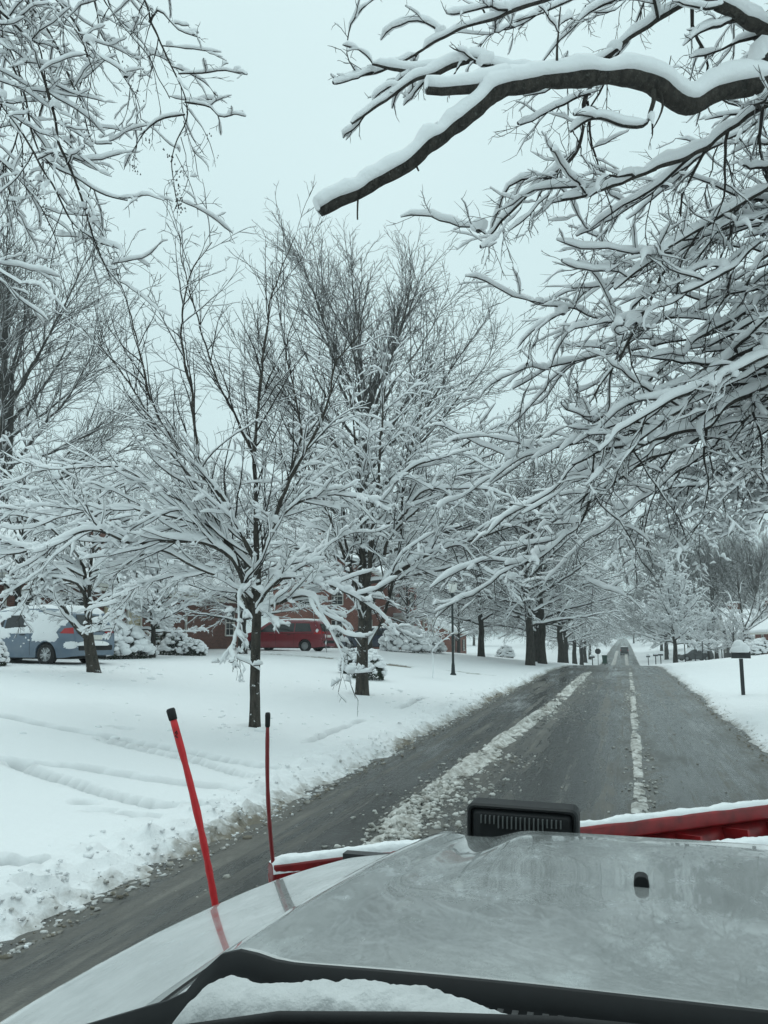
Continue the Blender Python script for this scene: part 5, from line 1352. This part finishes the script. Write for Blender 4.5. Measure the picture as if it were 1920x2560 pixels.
for px, d_, rx, ry, hz, lab in [(318, 32.5, 1.15, 1.0, 1.15, 'big snow-capped bush between the blue minivan and the front steps'), (262, 31.5, .8, .8, 1.3, 'snowy bush just behind the blue minivan'),
     (455, 36.5, .75, .7, .8, 'snowy bush right of the front railing'), (497, 36.3, .55, .55, .6, 'low round snow-capped bush by the brick wall'), (420, 37.2, .6, .6, 1.6, 'tall snowy bush against the brick house'), (350, 34, .9, .8, .9, 'snowy bush left of the front railing'),
     (-6, 24.0, .5, .5, .75, 'snow-topped bush cut by the left edge'),
     (922, 29.5, .62, .6, .85, 'snow-covered bush right behind the second street tree'), (885, 31, .5, .5, .8, 'small snowy bush left of the second street tree trunk'),
     (1010, 56, 1.6, 1.2, 1.5, 'long snowy hedge beside the navy car'), (1060, 60, 1.6, 1.2, 1.2, 'far snowy hedge under the yard tree'),
     (1884, 62, .9, .9, 1.0, 'snowy bush by the brick gable at the right edge'), (1255, 74, .8, .8, .9, 'snowy bush left of the verge row'), (1850, 66, .8, .7, 1.1, 'round snowy bush beside the right mailbox')]:
    ray = F_ + R_ * (px - CX) / FPX; x, y = (CAM + d_ * ray)[:2]
    shrub('shrub', lab, x, y, rx, ry, hz, int(px) + 500)

# ------------------------------------------------------------------ street furniture
M['green_black'] = mat('green_black_paint', (0.012, 0.02, 0.02), .45)
M['lantern'] = mat('frosted_lantern', (0.78, 0.78, 0.74), .4)
q = onz(1133, 1684, .62); x, y = q[:2]
t = thing('street_lamp', 'dark green-black street lamp with a frosted lantern on the left verge', 'street lamp', (x, y, gz(x, y) - .1))
MB().lathe([(.13, 0), (.13, .12), (.085, .2), (.07, .5), (.052, .6), (.045, 3.35), (.07, 3.38), (.07, 3.45), (.04, 3.5)], 16).build('post', M['green_black'], t, smooth=True)
MB().lathe([(.05, 3.5), (.13, 3.56), (.20, 3.72), (.205, 3.86), (.17, 3.97)], 16).build('lantern', M['lantern'], t, smooth=True)
MB().lathe([(.19, 3.965), (.2, 3.99), (.12, 4.08), (.03, 4.12), (.025, 4.2), (0, 4.22)], 16).build('cap', M['green_black'], t, smooth=True)
m_ = MB(); heap(m_, 0, 0, 4.0, .24, .24, .19, 12); heap(m_, -.16, -.12, 3.66, .1, .1, .2, 15); m_.build('snow', M['snow'], t, smooth=True)

M['mail_red'] = mat('red_flag', (0.4, 0.03, 0.03), .5)
def mailbox(px, py, z, lab, scale=1.0, flag=False, d=None, rz=PI / 2):
    q = onz(px, py, z) if d is None else CAM + d * (F_ + R_ * (px - CX) / FPX); x, y = q[:2]
    t = thing('mailbox', lab, 'mailbox', (x, y, gz(x, y) - .1), rz, scale=scale)
    MB().box((-.05, -.05, 0), (.05, .05, 1.15)).build('post', M['black_metal'], t, bevel=.006)
    pr = [(-.1, 1.16), (.1, 1.16)] + [(.1 * math.cos(a), 1.28 + .1 * math.sin(a)) for a in np.linspace(0, PI, 9)]
    MB().prism([(a, -.26, b) for a, b in pr], (0, .52, 0)).build('box', M['black_metal'], t)
    MB().box((-.135, -.02, 1.26), (-.105, .02, 1.42)).build('flag', M['mail_red'] if flag else M['black_metal'], t)
    m_ = MB(); heap(m_, 0, 0, 1.33, .15, .29, .26, int(px)); m_.build('snow', M['snow'], t, smooth=True)
    return t
t = mailbox(1858, 1733, .45, 'black mailbox on a post in the right-hand snow, heaped with snow', 1.0)
m_ = MB(); heap(m_, .02, .03, 1.36, .13, .2, .34, 66); heap(m_, -.03, -.1, 1.36, .12, .16, .26, 68); m_.build('snow_heap', M['snow'], t, smooth=True)
for px, d_, lab in [(1467, 104, 'mailbox left of the stop sign across the crest'), (1603, 128, 'mailbox nearest the road on the right, far off'), (1621, 104, 'far mailbox with a red flag on the right verge'), (1633.5, 102, 'mailbox just left of the round white tree')]:
    mailbox(px, 0, 0, lab, 1.1, 'red' in lab, d=d_)
def post(px, d_, h_, lab, r=.045):
    q = CAM + d_ * (F_ + R_ * (px - CX) / FPX); x, y = q[:2]
    t = thing('marker_post', lab, 'post', (x, y, gz(x, y) - .1))
    MB().tube([(0, 0, 0), (0, 0, h_)], r, 8).build('shaft', M['black_metal'], t, smooth=True)
    m_ = MB(); heap(m_, 0, 0, h_ - .01, r * 2, r * 2, .1, int(px)); m_.build('snow', M['snow'], t, smooth=True)
for px, d_, h_, lab in [(1693, 82, 1.9, 'thin post just right of the round white tree'), (1718, 84, 1.6, 'thin pale post right of the round white tree'), (1736.5, 78, 1.9, 'dark post in front of the snow-covered car'), (1783, 78, 1.0, 'short post capped with snow near the snow-covered car')]:
    post(px, d_, h_, lab)
# stop sign seen from behind
q = CAM + 118 * (F_ + R_ * (1481 - CX) / FPX)
t = thing('stop_sign', 'octagonal road sign seen from behind on the left verge', 'sign', (q[0], q[1], gz(q[0], q[1]) - .1), 0)
MB().tube([(0, 0, 0), (0, 0, 2.5)], .04, 8).build('post', M['black_metal'], t, smooth=True)
oc = [(.42 * math.cos(PI / 8 + k * PI / 4), .05, 2.35 + .42 * math.sin(PI / 8 + k * PI / 4)) for k in range(8)]
MB().prism(oc, (0, .015, 0)).build('sign_plate', M['black_metal'], t)
# green wheeled bin
M['bin'] = mat('green_bin', (0.01, 0.06, 0.04), .5)
q = CAM + 112 * (F_ + R_ * (1497 - CX) / FPX)
t = thing('wheeled_bin', 'dark green wheeled bin beside the road sign', 'bin', (q[0], q[1], gz(q[0], q[1]) + .55), 0)
MB().add([(-.25, -.28, 0), (.25, -.28, 0), (.25, .28, 0), (-.25, .28, 0), (-.33, -.38, 1.0), (.33, -.38, 1.0), (.33, .36, 1.0), (-.33, .36, 1.0)], [(0, 3, 2, 1), (4, 5, 6, 7), (0, 1, 5, 4), (1, 2, 6, 5), (2, 3, 7, 6), (3, 0, 4, 7)]).build('body', M['bin'], t, bevel=.02)
MB().box((-.36, -.42, 1.0), (.36, .40, 1.08)).build('lid', M['bin'], t, bevel=.02)
MB().box((-.34, -.4, 1.085), (.34, .38, 1.16)).build('snow', M['snow'], t, bevel=.03)
for sd in (-1, 1): MB().lathe([(.02, -.04), (.13, -.04), (.13, .04), (.02, .04)], 14, (sd * .3, .3, .1), 'x').build('wheel', M['rubber'], t)
MB().box((-.06, .2, -.9), (.06, .32, .0)).build('stand', M['black_metal'], t)

# ------------------------------------------------------------------ the plough truck the picture is taken from
m = mat('truck_paint', (0.36, 0.37, 0.36), 0.3, coat=.7)
m.node_tree.nodes['Principled BSDF'].inputs['Coat Roughness'].default_value = .03; n = N(m)
fr = n.noise(4.5, 8, mapscale=(1.5, .8, 1), rough=.66); fr2 = n.noise(7, 7, mapscale=(1.7, .7, 1), rough=.68)
c = n.mix(n.rng(fr, .42, .58), (0.28, 0.292, 0.288), (0.33, 0.34, 0.335))
c = n.mix(n.math('MULTIPLY', n.rng(fr2, .53, .57), n.rng(n.noise(2.2, 5, rough=.6), .50, .60)), c, (0.39, 0.41, 0.41))
n.link(c, n.b.inputs['Base Color'])
n.link(n.rng(fr2, .35, .65, .10, .30), n.b.inputs['Roughness'])
n.bump(n.math('ADD', fr2, n.noise(40, 4)), .03, .006)
M['truck'] = m
M['plow_red'] = mat('plough_red', (0.22, 0.009, 0.011), .4, var=.4, vscale=12)
M['guide_red'] = mat('fluorescent_red_guide', (0.58, 0.012, 0.018), .45, var=.12, vscale=30)
M['guide_dark'] = mat('wet_dark_red_guide', (0.19, 0.010, 0.012), .3)
XC = .07
M['shaded_snow'] = mat('snow_with_painted_shade', (0.56, 0.57, 0.57), .6, spec=.3, var=.12, vscale=9, bump=.4, bscale=50)  # cowl snow: shade at the windscreen foot put into a greyer colour
M['cowl_rib'] = mat('grey_rib', (0.035, 0.037, 0.038), .45)  # paler than the black cowl, so the ribs stand out
M['fin'] = mat('grey_fin', (0.09, 0.095, 0.095), .5)  # grey set above the housing's black to make the fins visible
truck = thing('plough_truck', 'silver-white plough truck the picture is taken from, its bonnet filling the bottom', 'truck', (XC, 1.9, .0))
TO = np.array([XC, 1.9, 0])
YB, YF = 1.165, 2.86
def halfW(Y): return np.interp(Y, [1.1, 1.5, 1.83, 2.24, 2.45, 2.62, 2.75, 2.86], [1.285, 1.28, 1.25, 1.18, 1.115, 1.03, .93, .75])
def hood_z(r, Y):
    hw = halfW(Y); u = np.clip(r / hw, 0, 1); r = np.maximum(r - .15, 0)
    t_ = np.clip((Y - 1.2) / 1.45, 0, 1.2)
    z = 1.552 - .142 * t_ ** 1.4
    dr = .045 * sstep(.49, .57, r) + np.clip(r - .53, 0, 2) * (.36 - .21 * t_) + .012 * (r / .5) ** 2 * (r < .5) + .012 * (r >= .5)
    z = z - dr
    z = z + .014 * np.exp(-((r - .47) / .045) ** 2)                                    # raised edge of the bonnet
    z = z + .022 * sstep(.34, .22, r) * sstep(1.75, 2.6, Y)                             # power dome towards the nose
    z = z - .10 * sstep(.90, 1.0, u) ** 2
    z = z - .16 * sstep(2.60, 2.86, Y) ** 2
    return z
yy = np.r_[np.linspace(YB, 2.5, 50), np.linspace(2.52, YF, 22)]
ss = np.sin(np.linspace(-1, 1, 121) * PI / 2 * .93) / math.sin(PI / 2 * .93)
ss = np.linspace(-1, 1, 161) * .75 + .25 * np.linspace(-1, 1, 161) ** 3
Yg = np.repeat(yy[:, None], len(ss), 1); Rg = ss[None] * halfW(yy)[:, None]
Zg = hood_z(np.abs(Rg), Yg)
Gd = np.stack([Rg + XC, Yg, Zg], -1) - TO
# bonnet (between the seams) and the two wings
k0 = np.argmin(np.abs(ss + .58)); k1 = len(ss) - 1 - k0
hood = MB().sheet(Gd[:, k0:k1 + 1]).build('bonnet', M['truck'], truck, smooth=True)
m_ = hood.modifiers.new('sol', 'SOLIDIFY'); m_.thickness = .02; m_.offset = -1
for a, b in ((0, k0 + 1), (k1, len(ss))):
    Gs = Gd[:, a:b].copy()
    edge = Gs[:, 0 if a == 0 else -1]
    dn = [edge - np.array([0, 0, dz]) + np.array([(-1 if a == 0 else 1) * o2, 0, 0]) for dz, o2 in ((.05, .01), (.3, .03), (.62, .03))]
    Gs[:, -1 if a == 0 else 0, 2] -= .012
    Gs = np.concatenate([np.stack(dn[::-1], 1), Gs], 1) if a == 0 else np.concatenate([Gs, np.stack(dn, 1)], 1)
    MB().sheet(Gs).build('wing', M['truck'], truck, smooth=True)
fz = Gd[-1]
MB().sheet(np.stack([fz + (0, .0, -.01), fz + (0, .03, -.15), fz + (0, .02, -.7)], 0)).build('grille', M['black'], truck, smooth=True)
MB().box((-1.0, .95, .45), (1.0, 1.15, .72)).build('bumper', M['black_metal'], truck, bevel=.03)
for sd in (-1, 1):
    MB().lathe([(.2, -.14), (.37, -.14), (.41, -.08), (.41, .08), (.37, .14), (.2, .14)], 28, (sd * .88, -.05, .41), 'x').build('wheel', M['tyre'], truck, smooth=True)
# the cab around the camera: roof, pillars, doors, dashboard, rear wall (behind and beside the lens)
cabx = 1.12
roof = np.array([[(x, y - 1.9, 2.36 + .06 * (1 - (x / cabx) ** 2) - .05 * max(0, (y + .1) / .4) ** 2) for x in np.linspace(-cabx + .1, cabx - .1, 15)] for y in np.linspace(-1.7, .30, 15)])
o = MB().sheet(roof).build('cab_roof', M['truck'], truck, smooth=True); m_ = o.modifiers.new('sol', 'SOLIDIFY'); m_.thickness = .05
for sd in (-1, 1):
    MB().bar((sd * (cabx + .06), .98 - 1.9, 1.50), (sd * (cabx - .1), .26 - 1.9, 2.33), .09, .07).build('windscreen_pillar', M['truck'], truck, bevel=.02)
    MB().bar((sd * (cabx - .02), -.75 - 1.9, 1.5), (sd * (cabx - .1), -.72 - 1.9, 2.36), .10, .12).build('door_pillar', M['truck'], truck, bevel=.02)
    MB().box((min(sd * cabx, sd * (cabx + .12)), -1.7 - 1.9, .55), (max(sd * cabx, sd * (cabx + .12)), .95 - 1.9, 1.42)).build('door', M['truck'], truck, bevel=.03)
MB().box((-cabx, -1.78 - 1.9, .5), (cabx, -1.7 - 1.9, 2.36)).build('cab_rear_wall', M['truck'], truck, bevel=.02)
MB().box((-cabx, .45 - 1.9, .8), (cabx, .86 - 1.9, 1.40)).build('dashboard', M['black'], truck, bevel=.08, seg=3)
for kk in (k0, k1):
    e_ = Gd[:, kk].copy(); dx = .0035
    MB().sheet(np.stack([e_ + (-dx, 0, .0012), e_ + (dx, 0, .0012)], 1)).build('bonnet_seam', M['dark'], truck)
# washer nozzle
nz = onY(1605, 2240, 1.86); nzz = float(hood_z(abs(nz[0] - XC), nz[1]))
pr = [(-.016, nzz), (.016, nzz), (.013, nzz + .020), (.006, nzz + .025), (-.006, nzz + .025), (-.013, nzz + .020)]
MB().prism([(nz[0] + a - TO[0], nz[1] - .02 - TO[1], b - .003) for a, b in pr], (0, .04, 0)).build('washer_nozzle', M['black'], truck, bevel=.003)
# black cowl: lip, grooved panel and a grille of ribs
m_ = MB(); xs = np.linspace(-1.23, 1.23, 90)
prof = [(1.19, -.014), (1.175, .003), (1.165, .003), (1.155, -.02), (1.14, -.045), (1.05, -.05), (.92, -.045), (.8, -.03)]
G_ = np.stack([np.stack([xs, np.full(90, a - 1.9), hood_z(np.abs(xs), np.full(90, 1.2)) + b], -1) for a, b in prof], 0)
m_.sheet(G_).build('cowl', M['black'], truck, smooth=True)
for k in range(72):
    x = -.28 + k * .019
    z = float(hood_z(abs(x), np.array(1.2)))
    m_ = MB().bar((x, 1.145 - 1.9, z - .030), (x, .95 - 1.9, z - .042), .008, .022); m_.build('cowl_rib', M['cowl_rib'], truck)
# snow heaped on the cowl
u = np.linspace(0, 1, 120); v = np.linspace(-1, 1, 22)
xa, xb = float(onY(470, 2540, 1.10)[0]), float(onY(1480, 2560, 1.10)[0])
prof_h = np.interp(u, [0, .06, .14, .3, .55, .72, .85, 1], [0.0, .036, .052, .064, .068, .060, .040, 0.0])
X_ = xa + (xb - xa) * u
h_ = prof_h[:, None] * np.clip(1 - np.abs(v[None]) ** 3.5, 0, 1) * (.86 + .28 * fbm2(u[:, None] * 16, v[None] * 2, 4, 9)) + .006 * (fbm2(u[:, None] * 60, v[None] * 6, 2, 19) - .5)
G_ = np.stack([X_[:, None] - XC + 0 * v[None], 1.07 + .065 * v[None] + .012 * (fbm2(u * 9, u * 0, 3, 29) - .5)[:, None] - 1.9, hood_z(np.abs(X_ - XC), np.full(120, 1.2))[:, None] - .05 + h_], -1)
o = MB().sheet(G_).build('cowl_snow', M['shaded_snow'], truck, smooth=True); o['kind'] = 'stuff'
# wiper lying in front of the snow
m_ = MB(); wp = [onY(400, 2580, 1.0), onY(700, 2545, 1.0), onY(1050, 2550, 1.0), onY(1400, 2562, 1.0), onY(1700, 2585, 1.0)]
m_.tube([p - TO for p in wp], [.005, .008, .009, .009, .006], 8); wa = m_.build('wiper', M['rubber'], truck, smooth=True)
MB().bar(wp[2] - TO + (0, 0, -.016), wp[4] - TO + (0, 0, -.02), .02, .02).build('wiper_arm', M['black_metal'], wa)

# ------------------------------------------------------------------ snow plough in front of it
ZT = 1.10
a0 = onz(676, 2172, ZT); a1 = onz(1975, 2012, ZT); a1 = a0 + (a1 - a0) * 1.0
plow = thing('snow_plough', 'red snow plough blade angled across the front of the truck', 'plough', (a0[0], a0[1], .15))
PO = np.array([a0[0], a0[1], .15])
dirv = a1 - a0; dirv[2] = 0; Lp = np.linalg.norm(dirv); dirv /= Lp
nb = np.array([dirv[1], -dirv[0], 0])        # towards the truck
zz = np.array([0, 0, 1.0])
def PB(s, b, z): return dirv * s + nb * b + zz * (z - .15)
# curved mouldboard
cur = [(-.02, ZT - .02), (.04, ZT - .16), (.10, ZT - .4), (.10, ZT - .6), (.04, ZT - .8), (-.02, .28)]
ss_ = np.linspace(0, Lp, 30)
mb = MB().sheet(np.array([[PB(s, b, z) for b, z in cur] for s in ss_])).build('blade', M['plow_red'], plow, smooth=True)
m_ = mb.modifiers.new('sol', 'SOLIDIFY'); m_.thickness = .012
MB().bar(PB(0, .0, ZT - .015), PB(Lp, .0, ZT - .015), .075, .075).build('top_channel', M['plow_red'], plow, bevel=.012)
MB().bar(PB(.9, .24, ZT - .15), PB(Lp, .24, ZT - .15), .10, .09).build('rear_channel', M['plow_red'], plow, bevel=.012)
for k in range(9):
    s = .2 + k * (Lp - .4) / 8
    MB().bar(PB(s, .09, ZT - .06), PB(s, .16, ZT - .7), .014, .16, tuple(nb)).build('rib', M['plow_red'], plow)
def snow_run(par, s0, s1, b, z, wd, hg, seed, nm='snow'):
    n1 = int((s1 - s0) / .012); u = np.linspace(s0, s1, n1); v = np.linspace(-1, 1, 11)
    f = fbm2(u * 6, u * 0, 4, seed); f2 = fbm2(u[:, None] * 26, v[None] * 2.5, 3, seed + 4)
    e = np.minimum(1, np.minimum(u - s0, s1 - u) / .05) ** .5
    h = (hg * (.45 + 1.0 * f) * e)[:, None] * (1 - np.abs(v[None]) ** 4) * (.7 + .6 * f2)
    wv = wd * (.75 + .5 * f)
    rows = np.array([[PB(u[i], b + v[j] * wv[i], z - .035 * abs(v[j]) ** 6 + h[i, j]) for j in range(11)] for i in range(n1)])
    o = MB().sheet(rows).build(nm, M['snow'], par, smooth=True); o['kind'] = 'stuff'
snow_run(plow, .0, .86, .0, ZT + .022, .036, .022, 3)
snow_run(plow, 1.1, Lp, .0, ZT + .022, .032, .022, 13)
snow_run(plow, 1.1, Lp, .24, ZT - .105, .055, .035, 23)
MB().box(tuple(PB(.86, .05, ZT - .1) - .1), tuple(PB(.86, .05, ZT - .1) - .02)).build('edge_clip', M['black_metal'], plow)
# push frame and headgear
MB().bar((PB(1.35, .3, .55)), np.array([XC + .2, 2.9, .6]) - PO, .12, .12).build('push_frame', M['black_metal'], plow)
MB().bar((PB(.8, .3, .55)), np.array([XC - .35, 2.9, .6]) - PO, .12, .12).build('push_frame', M['black_metal'], plow)
MB().bar(np.array([-1.0, 2.98, 1.22]) - PO, np.array([.85, 2.98, 1.22]) - PO, .05, .05).build('light_bar', M['black_metal'], plow)
for x in (-.5, .35): MB().bar(np.array([x, 3.0, .5]) - PO, np.array([x, 2.98, 1.22]) - PO, .06, .06, (1, 0, 0)).build('upright', M['black_metal'], plow)
# guide rods
def rod(p0, p1, bend, r, mt, lab, cap):
    t = thing('guide_rod', lab, 'marker rod', tuple(p0))
    p0 = np.array(p0); p1 = np.array(p1); u = np.linspace(0, 1, 22)[:, None]
    pts = p0 + (p1 - p0) * u + bend * np.sin(u * PI) * np.array([1.0, .1, 0]); pts = pts - p0
    rj = np.full(22, r) * (1 + .06 * rng.normal(size=22))
    MB().tube(pts, rj, 12).build('rod', mt, t, smooth=True)
    e = pts[-1] - pts[-2]; e /= np.linalg.norm(e)
    MB().tube([pts[-1] - e * .01, pts[-1] - e * .005, pts[-1] + e * cap * .8, pts[-1] + e * cap * .97, pts[-1] + e * cap], [r * .9, r * 1.22, r * 1.3, r * 1.05, r * .4], 12).build('cap', M['rubber'], t, smooth=True)
    return t, pts
Yr = 2.75
t, pp = rod(onY(545, 2300, Yr), onY(432, 1795, Yr), .012, .0125, M['guide_red'], 'bright red guide rod with a black cap, the left and thicker one', .036)
# hand-drawn black mark on the rod
MB().tube([pp[-3] + (-.004, -.0145, .012), pp[-3] + (.004, -.0155, .02), pp[-3] + (.007, -.015, .012), pp[-3] + (-.003, -.0155, .002), pp[-3] + (.008, -.0145, -.002)], .0022, 6).build('mark', M['rubber'], t)
MB().bar((0, 0, .0), (0, .05, -.75), .05, .05, (1, 0, 0)).build('holder', M['plow_red'], t)
rod(onY(686, 2190, float(a0[1])), onY(669, 1812, float(a0[1])), -.012, .0085, M['guide_dark'], 'thin dark red guide rod with a black cap on the blade end', .05)
# plough headlamp seen from behind
l0 = onY(1165, 2012, 2.93); l1 = onY(1443, 2026, 2.93); wL = l1[0] - l0[0]; lc = (l0 + l1) / 2
t = thing('plough_headlamp', 'black plough headlamp housing seen from behind over the bonnet edge', 'headlamp', (lc[0], lc[1], lc[2] - .185))
t.rotation_euler = (0, math.radians(1.0), 0)
w2 = wL / 2
def rrect(w, h, r, n=6):
    out = []
    for cx_, cz_, a0_ in ((w - r, h - r, 0), (-w + r, h - r, PI / 2), (-w + r, -h + r, PI), (w - r, -h + r, 1.5 * PI)):
        for k in range(n + 1): a = a0_ + k * PI / 2 / n; out.append((cx_ + r * math.cos(a), cz_ + r * math.sin(a)))
    return out
hh = .095
def ring_sheet(m_, rings):
    R = np.array(rings); a, b = R.shape[:2]
    m_.add(R.reshape(-1, 3), [tuple(x) for x in ring_quads(1, a, b)] + [tuple(range(b))[::-1], tuple(range((a - 1) * b, a * b))]); return m_
rings = []
for w_, h_, r_, y_ in ((w2, hh, .025, .10), (w2, hh, .025, .0), (w2 - .006, hh - .006, .022, -.012), (w2 - .014, hh - .012, .018, -.012), (w2 - .018, hh - .016, .016, .0), (w2 - .03, hh - .028, .012, -.022), (w2 - .05, hh - .05, .01, -.028)):
    rings.append([(a, y_, b + .095) for a, b in rrect(w_, h_, r_)])
ring_sheet(MB(), rings).build('housing', M['black'], t)
k0_, n_f = -w2 + .05, 19
for k in range(n_f):
    x = -w2 + .055 + k * (2 * w2 - .11) / (n_f - 1)
    ln = .022 if k < 4 or k > 14 else .034
    MB().box((x - .0022, -.040, .155 - ln), (x + .0022, -.018, .158)).build('cooling_fin', M['fin'], t)
MB().bar((0, .02, 0), (0, .05, -.06), .05, .05, (1, 0, 0)).build('bracket', M['black_metal'], t)

# ------------------------------------------------------------------ falling-snow haze: one even box of air round the whole place
hm = bpy.data.materials.new('haze'); hm.use_nodes = True
hn = hm.node_tree.nodes; hn.clear()
ho = hn.new('ShaderNodeOutputMaterial'); hv = hn.new('ShaderNodeVolumePrincipled')
hv.inputs['Color'].default_value = (0.88, 0.94, 0.95, 1); hv.inputs['Density'].default_value = 0.0011
hm.node_tree.links.new(hv.outputs[0], ho.inputs['Volume'])
hz_ = MB().box((-515, -40, -5), (515, 915, 48)).build('haze', hm); hz_['kind'] = 'stuff'
